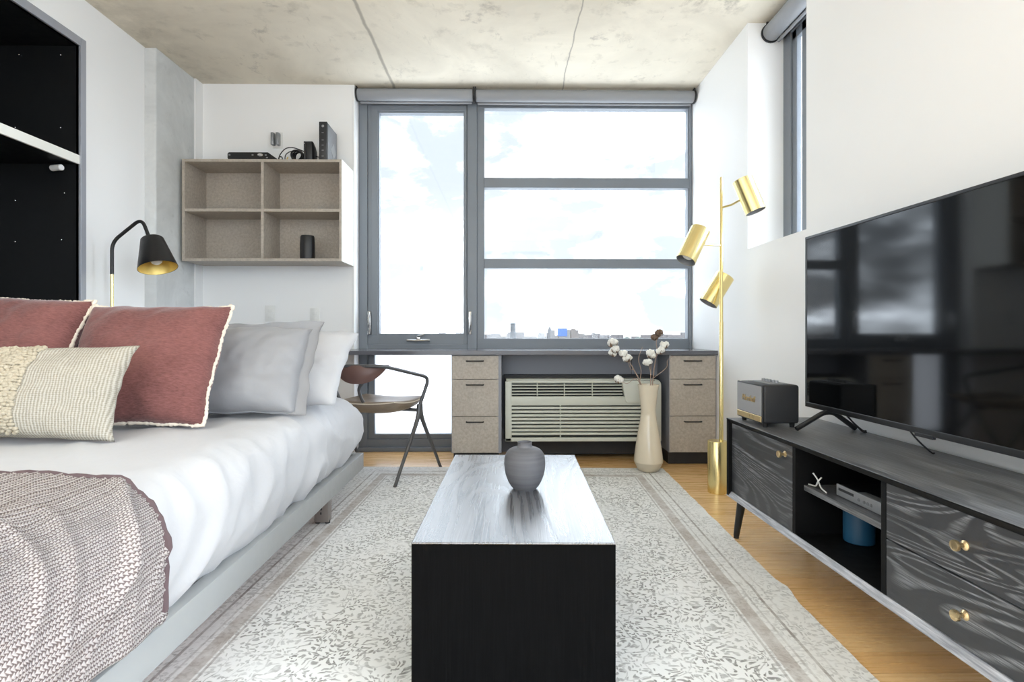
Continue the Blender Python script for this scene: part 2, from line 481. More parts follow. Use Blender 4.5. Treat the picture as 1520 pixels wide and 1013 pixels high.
def f_rug(nt, b):
    tc = nt.n('ShaderNodeTexCoord'); o = tc.outputs['Object']
    sp = nt.n('ShaderNodeSeparateXYZ', {}, i0=o)
    ax = nt.math('ABSOLUTE', sp.outputs[0]); ay = nt.math('ABSOLUTE', sp.outputs[1])
    e = nt.math('MINIMUM', nt.math('SUBTRACT', 0.985, ax), nt.math('SUBTRACT', 1.51, ay))  # distance to edge
    warp = nt.n('ShaderNodeTexNoise', {}, Vector=o, Scale=9.0, Detail=3.0)
    wv = nt.n('ShaderNodeVectorMath', {'operation': 'MULTIPLY_ADD'}, i0=warp.outputs[1], i1=(0.10, 0.10, 0.0), i2=o).outputs[0]
    wv2 = nt.n('ShaderNodeMapping', {}, i0=wv, Rotation=(0, 0, 0.6), Scale=(1.0, 2.1, 1)).outputs[0]
    wv3 = nt.n('ShaderNodeMapping', {}, i0=wv, Rotation=(0, 0, -0.75), Scale=(1.9, 0.95, 1)).outputs[0]
    def leaves(vec, sc, th):
        vo = nt.n('ShaderNodeTexVoronoi', {'feature': 'F1', 'voronoi_dimensions': '2D'}, Vector=vec, Scale=sc, Randomness=0.9)
        return nt.gray(vo.outputs[0], th, th + 0.10, 1.0, 0.0)
    l1 = leaves(wv2, 27, 0.18); l2 = leaves(wv3, 36, 0.165)
    stems = nt.n('ShaderNodeTexVoronoi', {'feature': 'DISTANCE_TO_EDGE', 'voronoi_dimensions': '2D'}, Vector=wv, Scale=11.0).outputs[0]
    stm = nt.gray(stems, 0.012, 0.034, 0.6, 0.0)
    fade = nt.noise(o, 5.5, 5, 0.7)
    fine = nt.noise(nt.n('ShaderNodeMapping', {}, i0=o, Scale=(45, 420, 1)).outputs[0], 1.0, 2, 0.6)
    pat = nt.math('MAXIMUM', nt.math('MAXIMUM', l1, l2), stm)
    pat = nt.math('MULTIPLY', pat, nt.gray(fade, 0.34, 0.58, 0.12, 1.0))
    pat = nt.math('MULTIPLY', pat, nt.gray(fine, 0.3, 0.6, 0.45, 1.0))
    # quieter pattern in the border
    inb = nt.gray(e, 0.235, 0.24)
    pat = nt.math('MULTIPLY', pat, nt.gray(inb, 0, 1, 0.5, 1.0))
    base = nt.mix(nt.gray(nt.noise(o, 2.2, 4), 0.35, 0.65), lin((238, 238, 236)), lin((247, 247, 246)))
    c = nt.mix(pat, base, lin((132, 130, 126)))
    def band(a, bb, soft=0.004):
        return nt.math('MULTIPLY', nt.gray(e, a - soft, a), nt.gray(e, bb, bb + soft, 1.0, 0.0))
    fd = nt.gray(nt.noise(o, 11, 5, 0.75), 0.3, 0.65, 0.3, 1.0)
    c = nt.mix(nt.math('MULTIPLY', nt.math('MULTIPLY', band(0.172, 0.212), fd), 0.75), c, lin((168, 156, 147)))
    for a, w, k in ((0.112, 0.007, 0.8), (0.150, 0.005, 0.45), (0.222, 0.006, 0.6), (0.085, 0.004, 0.25)):
        c = nt.mix(nt.math('MULTIPLY', nt.math('MULTIPLY', band(a, a + w, 0.002), fd), k), c, lin((136, 126, 120)))
    nt.set(b, 'Base Color', c)
    weave = nt.n('ShaderNodeTexWave', {}, Vector=o, Scale=95.0, Distortion=1.2, Detail=1.0).outputs[1]
    nt.set(b, 'Normal', nt.bump(nt.math('ADD', weave, fine), 0.3, 0.003))
M_rug = mat('distressed_rug', rough=0.95, spec=0.05, fn=f_rug)
def f_tolex(nt, b):
    nt.set(b, 'Normal', nt.bump(nt.noise(nt.coord('Object'), 420, 2), 0.3, 0.002))
M_tolex = mat('black_tolex', (38, 39, 42), 0.55, fn=f_tolex)
def f_grille(nt, b):
    c = nt.noise(nt.coord('Object', (1, 300, 500)), 1.0, 2)
    nt.set(b, 'Base Color', nt.mix(nt.gray(c, 0.35, 0.65), lin((118, 118, 120)), lin((176, 176, 178))))
M_grille = mat('salt_pepper_grille', rough=0.7, fn=f_grille)

# ------------------------------------------------------------------ world sky
w = bpy.data.worlds.new('daylight'); bpy.context.scene.world = w; w.use_nodes = True
t = w.node_tree; t.nodes.clear(); nt = NT(t)
tc = nt.n('ShaderNodeTexCoord')
mp = nt.n('ShaderNodeMapping', {}, i0=tc.outputs['Generated'], Scale=(1, 1, 2.3), Location=(0.37, 0.1, 0.12)).outputs[0]
c1 = nt.noise(mp, 6.5, 9, 0.60, 0.3)
c2 = nt.noise(mp, 2.6, 3, 0.5)
cl = nt.math('ADD', nt.math('MULTIPLY', c1, 0.75), nt.math('MULTIPLY', c2, 0.30))
sep = nt.n('ShaderNodeSeparateXYZ', {}, i0=tc.outputs['Generated'])
cover = nt.math('POWER', nt.gray(cl, 0.475, 0.66), 2.0)
haze = nt.gray(sep.outputs[2], 0.0, 0.13, 0.55, 0.0)
blue = nt.mix(haze, (0.53, 0.585, 0.665, 1), (0.62, 0.645, 0.67, 1))
sky = nt.mix(cover, blue, (7.0, 7.65, 8.6, 1))
# sky made brighter to the right and behind the camera, as added side fill
dt = nt.n('ShaderNodeVectorMath', {'operation': 'DOT_PRODUCT'}, i0=tc.outputs['Generated'], i1=tuple(V((.86, -.25, .45)).normalized())).outputs[1]
glow = nt.math('ADD', 1.0, nt.math('MULTIPLY', nt.math('POWER', nt.math('MAXIMUM', dt, 0.0), 2.0), 2.1))
sky = nt.n('ShaderNodeVectorMath', {'operation': 'SCALE'}, i0=sky, Scale=glow).outputs[0]
gnd = nt.gray(sep.outputs[2], -0.02, 0.0)
col = nt.mix(gnd, (2.25, 2.4, 2.65, 1), sky)
bg = nt.n('ShaderNodeBackground', {}, Color=col, Strength=1.0)
out = nt.n('ShaderNodeOutputWorld'); t.links.new(bg.outputs[0], out.inputs[0])

# ------------------------------------------------------------------ room shell
H = 2.70
XL, XR = -2.284, 1.415           # left and right wall faces
YB, YW, YREAR = 4.044, 4.16, -2.6

struct('floor', B(-2.9, 1.9, YREAR - .1, 4.30, -0.15, 0.0), M_floor)
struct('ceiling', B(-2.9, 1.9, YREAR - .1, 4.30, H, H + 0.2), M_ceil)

def wall_cells(us, zs, openings, mk):
    bm = bmesh.new()
    for u0, u1 in zip(us, us[1:]):
        for z0, z1 in zip(zs, zs[1:]):
            uc, zc = (u0 + u1) / 2, (z0 + z1) / 2
            if any(a < uc < b_ and c < zc < d for a, b_, c, d in openings): continue
            mk(bm, u0, u1, z0, z1)
    bmesh.ops.remove_doubles(bm, verts=bm.verts, dist=1e-5)
    # drop the doubled faces between neighbouring cells
    seen = {}
    for f in bm.faces:
        seen.setdefault(tuple(sorted(v.index for v in f.verts)), []).append(f)
    bm.verts.index_update()
    seen = {}
    for f in bm.faces:
        seen.setdefault(tuple(sorted(v.index for v in f.verts)), []).append(f)
    kill = [f for fs in seen.values() if len(fs) > 1 for f in fs]
    bmesh.ops.delete(bm, geom=kill, context='FACES_ONLY')
    return bm

NY0, NY1, NZ0, NZ1 = 1.55, 3.03, 0.50, 2.477       # niche in the left wall
bm = wall_cells([YREAR, NY0, NY1, 4.16], [0, NZ0, NZ1, H], [(NY0, NY1, NZ0, NZ1)],
                lambda b, u0, u1, z0, z1: box(b, -2.80, XL, u0, u1, z0, z1))
struct('wall_left', bm, M_wall)
# right wall: high corner window recess, and an added opening for fill daylight behind the camera
RW = (2.579, 3.206, 1.38, H)
RW3 = (-2.2, 1.00, 0.30, 2.62)
bm = wall_cells([YREAR, RW3[0], RW3[1], RW[0], RW[1], 4.24], [0, RW3[2], RW[2], RW3[3], H], [RW, RW3],
                lambda b, u0, u1, z0, z1: box(b, XR, 1.668, u0, u1, z0, z1))
struct('wall_right', bm, M_wall)
bm = bmesh.new()
box(bm, -2.80, -1.10, YB, 4.24, 0, H)
box(bm, -2.40, -2.20, 3.957, YB, 0, H)
struct('wall_back', bm, M_wall)
bm = wall_cells([-2.8, -1.7, 0.9, 1.75], [0, 0.5, 2.5, H], [(-1.7, 0.9, 0.5, 2.5)],
                lambda b, u0, u1, z0, z1: box(b, u0, u1, YREAR - .15, YREAR, z0, z1))
struct('wall_rear', bm, M_wall)
bm = bmesh.new()
box(bm, -2.40, -2.212, 3.527, 3.957, 0, H, 0.006, 2)
struct('column', bm, M_col)
# white corner bead beside the window
struct('trim_1', B(-1.112, -1.099, YB - 0.006, YB + 0.05, 0.0, H - .005, 0.002), M_wall)

# ---- window_1: the big back window
W1 = bpy.data.objects.new('window_1', None); C.objects.link(W1); W1['kind'] = 'structure'; W1.location = (0.15, YW, 0)
def wpart(name, bm, m, parent=W1, smooth=False):
    return obj(name, bm, m, parent, smooth, world=True)
Y0, Y1 = YW, YW + 0.075
bm = bmesh.new(); bv = 0.004
box(bm, -1.10, -1.035, Y0, Y1, 0, 2.68, bv)
box(bm, -0.284, -0.213, Y0 - .004, Y1, 0, 2.68, bv)
box(bm, 1.392, 1.413, Y0, Y1, 0, 2.68, bv)
box(bm, -1.10, 1.413, Y0 + .002, Y1, 2.64, 2.70, bv)
box(bm, -1.10, -0.213, Y0 + .002, Y1, 0.735, 0.80, bv)
box(bm, -1.10, -0.213, Y0 + .002, Y1, 0.0, 0.088, bv)
box(bm, -1.10, -0.213, Y0 - .03, Y1, 0.0, 0.03, bv)
wpart('window_frame', bm, M_frame)
bm = bmesh.new()        # fixed lights on the right
box(bm, -0.213, -0.157, Y0 + .010, Y1, 0.66, 2.64, bv)
box(bm, 1.383, 1.400, Y0 + .010, Y1, 0.66, 2.64, bv)
box(bm, -0.213, 1.40, Y0 + .008, Y1, 2.584, 2.645, bv)
box(bm, -0.16, 1.40, Y0 + .002, Y1, 1.983, 2.059, bv)
box(bm, -0.16, 1.40, Y0 + .002, Y1, 1.375, 1.446, bv)
box(bm, -0.213, 1.40, Y0 + .008, Y1, 0.66, 0.845, bv)
wpart('transom_frame', bm, M_frame)
bm = bmesh.new()        # opening sash on the left
S0 = Y0 + .012
box(bm, -1.035, -0.949, S0, Y1, 0.80, 2.64, bv); box(bm, -0.3145, -0.284, S0, Y1, 0.80, 2.64, bv)
box(bm, -1.035, -0.284, S0 + .001, Y1, 2.546, 2.64, bv); box(bm, -1.035, -0.284, S0 + .001, Y1, 0.775, 0.882, bv)
# stepped inner bead
box(bm, -1.005, -0.960, S0 - .008, S0 + .01, 0.87, 2.60, .002); box(bm, -0.309, -0.292, S0 - .008, S0 + .01, 0.87, 2.60, .002)
box(bm, -1.005, -0.292, S0 - .009, S0 + .01, 2.560, 2.60, .002)
sash = wpart('sash', bm, M_frame)
bm = bmesh.new()
for x in (-1.020, -0.264):
    hb = bmesh.new()
    box(hb, x - .012, x + .012, Y0 - .018, Y0 + .02, 0.875, 1.05, .004)
    join(bm, hb)
    tube(cr([(x - .002, Y0 - .02, 0.90), (x + .004, Y0 - .042, 0.94), (x + .002, Y0 - .045, 0.99), (x + .006, Y0 - .035, 1.04)], 5), 0.008, 8, bm)
    hn = wpart('handle', bm, M_chrome, smooth=True); bm = bmesh.new()
tube(cr([(-.735, Y0 - .02, .832), (-.68, Y0 - .03, .829), (-.62, Y0 - .03, .831), (-.565, Y0 - .02, .832)], 5), 0.009, 8, bm)
box(bm, -.665, -.635, Y0 - .03, Y0 + .02, .832, .862, .004)
tube(cr([(-.655, Y0 - .03, .862), (-.63, Y0 - .045, .868), (-.605, Y0 - .03, .878)], 4), 0.008, 8, bm)
wpart('latch', bm, M_chrome, smooth=True)
bm = bmesh.new()        # lower light frame
box(bm, -1.03, -0.984, S0, Y1, 0.088, 0.735, bv); box(bm, -0.33, -0.284, S0, Y1, 0.088, 0.735, bv)
box(bm, -1.03, -0.284, S0 + .001, Y1, 0.088, 0.125, bv)
wpart('lower_sash', bm, M_frame)
for nm, x0, x1, z0, z1, m in (('pane', -.949, -.3145, .882, 2.546, M_glass), ('pane', -.157, 1.383, 2.059, 2.584, M_glass),
                              ('pane', -.157, 1.383, 1.446, 1.983, M_glass), ('pane', -.157, 1.383, .845, 1.375, M_glass),
                              ('frosted_pane', -.99, -.33, .12, .738, M_frost)):
    bm = B(x0, x1, YW + .045, YW + .049, z0, z1) if m is M_glass else B(x0, x1, YW + .045, YW + .0455, z0, z1)
    if m is M_frost:                       # single frosted sheet
        bm.free(); bm = bmesh.new()
        vs = [bm.verts.new(p) for p in ((x0, YW + .045, z0), (x1, YW + .045, z0), (x1, YW + .045, z1), (x0, YW + .045, z1))]
        bm.faces.new(vs)
    wpart(nm, bm, m)
# dark panelling under the right-hand lights, behind the air conditioner
bm = B(-.20, 1.413, YW - .04, YW + .07, 0.0, .73)
box(bm, -.024, .905, 3.955, 3.985, .582, .742, .002); box(bm, .909, 1.095, 3.955, 3.985, .582, .742, .002)
struct('trim_2', bm, M_spandrel)

# ---- window_2: narrow corner window in the right wall
W2 = bpy.data.objects.new('window_2', None); C.objects.link(W2); W2['kind'] = 'structure'; W2.location = (1.62, 2.9, 1.38)
xa, xb = 1.622, 1.660
bm = bmesh.new()
box(bm, xa, xb, 3.122, 3.206, 1.38, H, .004); box(bm, xa, xb, 2.579, 2.64, 1.38, H, .004)
box(bm, xa, xb, 2.579, 3.206, 2.60, H, .004); box(bm, xa, xb, 2.579, 3.206, 1.38, 1.40, .004)
obj('window_frame', bm, M_frame, W2, world=True)
bm = bmesh.new()
box(bm, xa + .01, xb, 3.075, 3.122, 1.40, 2.60, .003); box(bm, xa + .01, xb, 2.95, 3.02, 1.40, 2.60, .003)
box(bm, xa + .01, xb, 2.64, 3.122, 2.55, 2.60, .003)
obj('sash', bm, M_frame, W2, world=True)
obj('pane', B(xa + .022, xa + .026, 2.64, 3.10, 1.39, 2.60), M_glass, W2, world=True)
# ---- added windows behind the camera, put in for their fill daylight
W3 = bpy.data.objects.new('fill_window_side', None); C.objects.link(W3); W3['kind'] = 'structure'; W3.location = (1.6, -.9, .35)
bm = bmesh.new()
for y in (RW3[0], -1.07, .06, RW3[1] - .06): box(bm, 1.59, 1.66, y, y + .06, RW3[2], RW3[3], .004)
for z in (RW3[2], RW3[3] - .06): box(bm, 1.59, 1.66, RW3[0], RW3[1], z, z + .06, .004)
obj('window_frame', bm, M_frame, W3, world=True)
obj('pane', B(1.63, 1.634, RW3[0], RW3[1], RW3[2], RW3[3]), M_glass, W3, world=True)
W4 = bpy.data.objects.new('fill_window_rear', None); C.objects.link(W4); W4['kind'] = 'structure'; W4.location = (-.4, YREAR, .5)
bm = bmesh.new()
for x in (-1.7, -.43, .84): box(bm, x, x + .06, YREAR - .1, YREAR - .03, .5, 2.5, .004)
for z in (.5, 2.44): box(bm, -1.7, .9, YREAR - .1, YREAR - .03, z, z + .06, .004)
obj('window_frame', bm, M_frame, W4, world=True)
obj('pane', B(-1.7, .9, YREAR - .07, YREAR - .066, .5, 2.5), M_glass, W4, world=True)

# ---- roller blinds
def blind(label, p, q, r, name='roller_blind', brackets=True):
    p, q = V(p), V(q)
    th = thing(name, label, 'blind', tuple((p + q) / 2 + V((0, 0, r))), 0, 'roller blinds under the ceiling')
    L = (q - p).length
    obj('roll', lathe([(r * .96, 0), (r, .004), (r, L - .004), (r * .96, L)], 32, M=along(p, q)), M_blind, th, True, True)
    d = (q - p).normalized()
    side = V((0, 0, 1)).cross(d)
    for e, s in ((p, -1), (q, 1)):
        c = e + d * s * .006
        bm = lathe([(r * 1.12, -.004), (r * 1.12, .004)], 28, M=along(c - d * .0, c + d))
        box(bm, c.x - (.004 if abs(d.x) > .5 else r * .5), c.x + (.004 if abs(d.x) > .5 else r * .5),
            c.y - (.004 if abs(d.y) > .5 else r * .5), c.y + (.004 if abs(d.y) > .5 else r * .5), c.z, H)
        obj('bracket', bm, M_darkplastic, th, True, True)
    off = side * (r * .75)
    mid = (p + q) / 2
    bm = bmesh.new()
    tube([p + off + V((0, 0, -r * 1.02)) + d * .01, q + off + V((0, 0, -r * 1.02)) - d * .01], .009, 10, bm)
    obj('hem_bar', bm, M_blind, th, True, True)
blind('shorter grey roller blind above the tall sash of the back window', (-1.085, 4.085, 2.645), (-.24, 4.085, 2.645), .043)
blind('longer grey roller blind above the three stacked panes of the back window', (-.215, 4.085, 2.640), (1.395, 4.085, 2.640), .043)
blind('grey roller blind above the narrow window in the right wall', (1.545, 3.19, 2.635), (1.545, 2.595, 2.635), .05)

# ------------------------------------------------------------------ city outside
ground = B(-5000, 5000, 60, 5200, -36, -34.0)
M_gnd = mat('hazy_ground', (196, 196, 192), 0.95)
struct('ground', ground, M_gnd)
M_bld = mat('pale_concrete_far', (104, 104, 106), 0.9)
M_bld2 = mat('pale_brick_far', (92, 88, 88), 0.9)
M_bldblue = mat('blue_billboard', (40, 84, 150), 0.6)
M_chim = mat('grey_brick_stack', (52, 54, 58), 0.9)
M_tree = mat('far_treetops', (84, 92, 88), 0.95)
bm = bmesh.new(); rnd = random.Random(3)
for i in range(460):
    y = rnd.uniform(260, 2400); x = rnd.uniform(-1.3, 1.5) * y * .5
    ww = rnd.uniform(14, 46); h = rnd.uniform(10, 26) * min(1, y / 900) ** .3 + max(0, (y - 1500) / 120)
    box(bm, x, x + ww, y, y + 20, -34, -34 + h)
tag(obj('rooftops', bm, M_bld2), 'hazy band of low city rooftops along the horizon', 'rooftops', kind='stuff')
bm = bmesh.new()
for i in range(420):
    y = rnd.uniform(260, 2200); x = rnd.uniform(-1.3, 1.5) * y * .5; s = rnd.uniform(5, 11)
    r0 = bmesh.ops.create_icosphere(bm, subdivisions=1, radius=s)
    for v in r0['verts']:
        v.co = V((v.co.x * 1.4 + x, v.co.y + y, v.co.z * .9 - 34 + s * .7))
tag(obj('treetops', bm, M_tree), 'grey-green treetops between the distant rooftops', 'trees', kind='stuff')
bm = lathe([(7.5, -34), (5.5, -6), (4.4, 13), (5.2, 13.2), (5.2, 15.5), (3.8, 15.6)], 20, M=Matrix.Translation((14, 1000, 0)))
tag(obj('chimney_stack', bm, M_chim, smooth=True), 'tall lone chimney stack on the skyline', 'chimney')
th = thing('office_building', 'distant building with a bright blue panel on its front', 'building', (116, 1000, -34))
obj('wall', B(97, 118, 1001, 1020, -34, 3.5), M_bld, th, world=True)
obj('sign_panel', B(95, 112, 1000, 1001, -8, 6), M_bldblue, th, world=True, label='bright blue panel')
th = thing('apartment_tower', 'pale slender tower left of the blue-panelled building', 'building', (84, 1000, -34))
obj('wall', B(78, 90, 1000, 1014, -34, 3), M_bld, th, world=True)
obj('roof', prism([(78, 3), (84, 3), (81, 9)], 'Y', 1000, 1014), M_bld, th, world=True)
th = thing('apartment_block', 'low pale block right of the blue-panelled building', 'building', (130, 1000, -34))
obj('wall', B(119, 133, 1000, 1016, -34, 3.0), M_bld2, th, world=True)
obj('roof', B(121, 128, 1002, 1012, 3.0, 5.0), M_bld2, th, world=True)

# ------------------------------------------------------------------ left wall shelving niche
th = thing('built_in_shelf', 'black built-in shelving niche with a grey metal surround in the left wall', 'shelf', (-2.3, 2.3, NZ0))
ya, yb, za, zb = NY0 + .045, NY1 - .038, NZ0 + .045, NZ1 - .045
bm = bmesh.new()
xb0, xf = -2.715, XL - .004
box(bm, xb0 - .018, xb0, NY0 + .005, NY1 - .005, NZ0 + .005, NZ1 - .005)
box(bm, xb0, xf, yb, yb + .03, NZ0 + .005, NZ1 - .005); box(bm, xb0, xf, ya - .03, ya, NZ0 + .005, NZ1 - .005)
box(bm, xb0, xf, ya, yb, zb, zb + .03); box(bm, xb0, xf, ya, yb, za - .03, za)
obj('carcass', bm, M_niche, th, world=True)
bm = bmesh.new()
fx0, fx1 = XL - .02, XL + .008
box(bm, fx0, fx1, yb, NY1, NZ0, NZ1, .002); box(bm, fx0, fx1, NY0, ya, NZ0, NZ1, .002)
box(bm, fx0, fx1, ya, yb, zb, NZ1, .002); box(bm, fx0, fx1, ya, yb, NZ0, za, .002)
obj('surround', bm, M_alu, th, world=True, label='grey metal surround')
sh = obj('shelf', B(xb0, XL - .01, ya, yb, 1.798, 1.842), M_niche, th, world=True)
ed = obj('shelf_edge', B(XL - .010, XL + .002, ya, yb, 1.796, 1.844, .001), M_whitelam, sh)
ed.data.transform(Matrix.Translation(-th.location)); ed['label'] = 'white edge strip'
for x, z in ((-2.36, 1.64), (-2.375, 1.39), (-2.62, 1.60), (-2.62, 1.38), (-2.38, 1.99), (-2.62, 1.99), (-2.38, 2.38), (-2.60, 2.38)):
    obj('shelf_pin', lathe([(.004, 0), (.004, .008), (0.002, .010)], 10, M=along((x, yb, z), (x, yb - 1, z))), M_chrome, th, True, True)
obj('latch', lathe([(.0, 0), (.016, 0), (.016, .06), (.013, .064), (0, .064)], 20, M=along((-2.40, yb - .035, 1.765), (-2.3, yb - .06, 1.765))), M_white, th, True, True, label='white cylindrical catch')

# ------------------------------------------------------------------ beige cubby shelf on the back wall
SX0, SX1, SY0, SY1, SZ0, SZ1 = -2.185, -1.107, 3.759, YB, 1.375, 2.066
th = thing('cubby_shelf', 'beige four-compartment cubby shelf hung on the back wall', 'shelf', (-1.646, 3.9, SZ0))
tk = .019
obj('side_panel', B(SX0, SX0 + tk, SY0, SY1, SZ0, SZ1, .001), M_beige, th, world=True)
obj('side_panel', B(SX1 - tk, SX1 - .003, SY0, SY1, SZ0, SZ1, .001), M_beige, th, world=True)
obj('end_facing', B(SX1 - .003, SX1, SY0 + .002, SY1, SZ0, SZ1), M_whitelam, th, world=True, label='white outer end facing')
obj('top_panel', B(SX0 + tk, SX1 - tk, SY0, SY1, SZ1 - tk, SZ1, .001), M_beige, th, world=True)
obj('bottom_panel', B(SX0 + tk, SX1 - tk, SY0, SY1, SZ0, SZ0 + tk, .001), M_beige, th, world=True)
obj('back_panel', B(SX0 + tk, SX1 - tk, SY1 - .012, SY1, SZ0 + tk, SZ1 - tk), M_beige, th, world=True)
obj('divider', B(-1.655, -1.636, SY0 + .002, SY1 - .012, SZ0 + tk, SZ1 - tk, .001), M_beige, th, world=True)
for a, b_ in ((SX0 + tk, -1.655), (-1.636, SX1 - tk)):
    obj('shelf_board', B(a, b_, SY0 + .003, SY1 - .012, 1.711, 1.731, .001), M_beige, th, world=True)

# things on / in the cubby shelf
def text_mesh(body, size, M, mtl, parent, name='lettering', ext=.0006, shear=0.0):
    cu = bpy.data.curves.new('txt', 'FONT'); cu.body = body; cu.size = size; cu.extrude = ext; cu.shear = shear
    cu.align_x = 'CENTER'; cu.align_y = 'CENTER'
    o = bpy.data.objects.new('txt', cu); C.objects.link(o)
    dg = bpy.context.evaluated_depsgraph_get()
    me = bpy.data.meshes.new_from_object(o.evaluated_get(dg))
    bpy.data.objects.remove(o); bpy.data.curves.remove(cu)
    me.transform(M); me.materials.clear(); me.materials.append(mtl)
    r = bpy.data.objects.new(name, me); C.objects.link(r); r.parent = parent
    return r
zt = SZ1
th = thing('media_box', 'flat black media box with a silver oval button lying on the cubby shelf', 'electronics', (-1.72, 3.85, zt))
bm = prism([(-1.90, zt + .018), (-1.885, zt + .004), (-1.548, zt + .004), (-1.565, zt + .018), (-1.625, zt + .060), (-1.890, zt + .060), (-1.90, zt + .050)], 'Y', 3.80, 3.98, .003)
obj('body', bm, M_black, th, True, True)
obj('foot', B(-1.87, -1.60, 3.82, 3.95, zt, zt + .005), M_darkplastic, th, world=True)
bm = lathe([(0, 0), (.0165, 0), (.0150, .003), (0, .004)], 28, M=Matrix.Translation((-1.676, 3.7995, zt + .040)) @ Matrix.Rotation(PI / 2, 4, 'X') @ Matrix.Diagonal((1.2, .75, 1, 1)))
obj('oval_button', bm, M_chrome, th, True, True)
for x, z in ((-1.885, .040), (-1.728, .040), (-1.638, .040), (-1.630, .022)):
    obj('button', B(x - .006, x + .006, 3.797, 3.801, zt + z - .004, zt + z + .004, .001), M_silver, th, world=True)
obj('label_strip', B(-1.765, -1.705, 3.797, 3.801, zt + .008, zt + .012), M_grey, th, world=True)
th = thing('router', 'small black upright router between cable coil and tall console', 'electronics', (-1.35, 3.86, zt))
bm = prism([(3.80, zt + .0), (3.80, zt + .130), (3.808, zt + .139), (3.83, zt + .138), (3.875, zt + .118), (3.90, zt + .09), (3.905, zt)], 'X', -1.372, -1.322, .004)
obj('body', bm, M_black, th, True, True)
obj('front_panel', B(-1.379, -1.366, 3.795, 3.83, zt, zt + .135, .003), M_darkplastic, th, True, True)
obj('indicator', B(-1.375, -1.371, 3.7935, 3.796, zt + .118, zt + .123), M_white, th, world=True)
bm = bmesh.new()
tube(cr([(-1.565, 3.84, zt + .004), (-1.56, 3.84, zt + .05), (-1.525, 3.85, zt + .100), (-1.475, 3.85, zt + .108), (-1.42, 3.85, zt + .092), (-1.385, 3.85, zt + .075)], 8), .0035, 8, bm)
tube(cr([(-1.52, 3.83, zt + .004), (-1.515, 3.83, zt + .05), (-1.485, 3.84, zt + .078), (-1.44, 3.84, zt + .078), (-1.39, 3.84, zt + .06)], 8), .0033, 8, bm)
for k in range(9):
    a = k * .17
    c = V((-1.437 + .006 * math.sin(k * 2.1), 3.815 + k * .008, zt + .044))
    rr = .036 + .003 * math.sin(k * 1.7)
    tube([c + V((math.cos(q) * rr, .006 * math.sin(q * 2 + a), math.sin(q) * rr)) for q in [2 * PI * i / 28 for i in range(28)]], .0038, 7, bm, closed=True)
tube([V((-1.538 + .013 * math.cos(q), 3.80, zt + .017 + .013 * math.sin(q))) for q in [2 * PI * i / 20 for i in range(20)]], .0035, 7, bm, closed=True)
tube(cr([(-1.325, 3.87, zt + .056), (-1.30, 3.87, zt + .05), (-1.265, 3.88, zt + .05)], 6), .003, 7, bm)
tag(obj('cable', bm, M_black, smooth=True), 'coiled black cable beside the small router on the cubby shelf', 'cable')
bm = bmesh.new()
tube(cr([(-1.574, 4.02, 2.162), (-1.578, 4.0, 2.13), (-1.572, 3.96, 2.09), (-1.575, 3.93, zt + .005)], 8), .004, 8, bm)
tag(obj('extension_wire', bm, M_brassin, smooth=True), 'yellowish cord hanging from the wall sockets to the cubby shelf', 'cord')
th = thing('game_console', 'tall black game console standing upright on the cubby shelf', 'electronics', (-1.245, 3.9, zt))
bm = prism([(3.80, zt), (3.80, zt + .266), (3.805, zt + .269), (4.0, zt + .262), (4.0, zt)], 'X', -1.268, -1.221, .003)
obj('body', bm, M_black, th, True, True)
obj('front_panel', B(-1.274, -1.219, 3.792, 3.803, zt, zt + .269, .003), M_darkplastic, th, True, True)
obj('side_panel', B(-1.222, -1.214, 3.803, 4.0, zt + .002, zt + .255, .003), M_grey, th, True, True, label='grey side panel')
obj('side_badge', prism([(3.86, zt + .10), (3.92, zt + .16), (3.975, zt + .10), (3.92, zt + .05)], 'X', -1.2145, -1.2125), M_silver, th, world=True)
obj('power_button', lathe([(0, 0), (.009, 0), (.008, .002), (0, .003)], 20, M=along((-1.247, 3.792, zt + .238), (-1.247, 3.7, zt + .238))), M_silver, th, True, True)
for zz in (.19, .14, .105, .07, .03):
    obj('button', B(-1.255, -1.241, 3.791, 3.793, zt + zz, zt + zz + .005), M_grey, th, world=True)
o = obj('cylinder_speaker', lathe([(0, 0), (.046, 0), (.049, .004), (.0495, .10), (.047, .155), (.043, .165), (.038, .163), (.0, .160)], 40), M_black, None, True)
o.location = (-1.365, 3.83, SZ0 + tk); tag(o, 'black cylinder speaker in the lower right compartment of the cubby shelf', 'speaker')
def outlet(x, z, label, plugs=False):
    th = thing('wall_socket', label, 'socket', (x, YB, z), 0, 'wall sockets')
    obj('plate', B(-.036, .036, -.006, 0, -.058, .058, .003), M_white, th, True)
    for dz in (-.022, .022):
        obj('receptacle', B(-.017, .017, -.009, -.005, dz - .014, dz + .014, .003), M_white, th, True)
    if plugs:
        for dx in (-.025, .012):
            obj('plug', B(dx - .010, dx + .012, -.05, -.008, -.045, .045, .006), M_silver, th, True, label='grey plug')
outlet(-1.655, 2.29, 'wall socket with two grey plugs above the cubby shelf', True)
outlet(-1.71, 1.03, 'white wall socket just above the silver pillow, nearer the concrete column')
outlet(-1.385, 1.01, 'white wall socket behind the corner of the silver pillow, nearer the window')

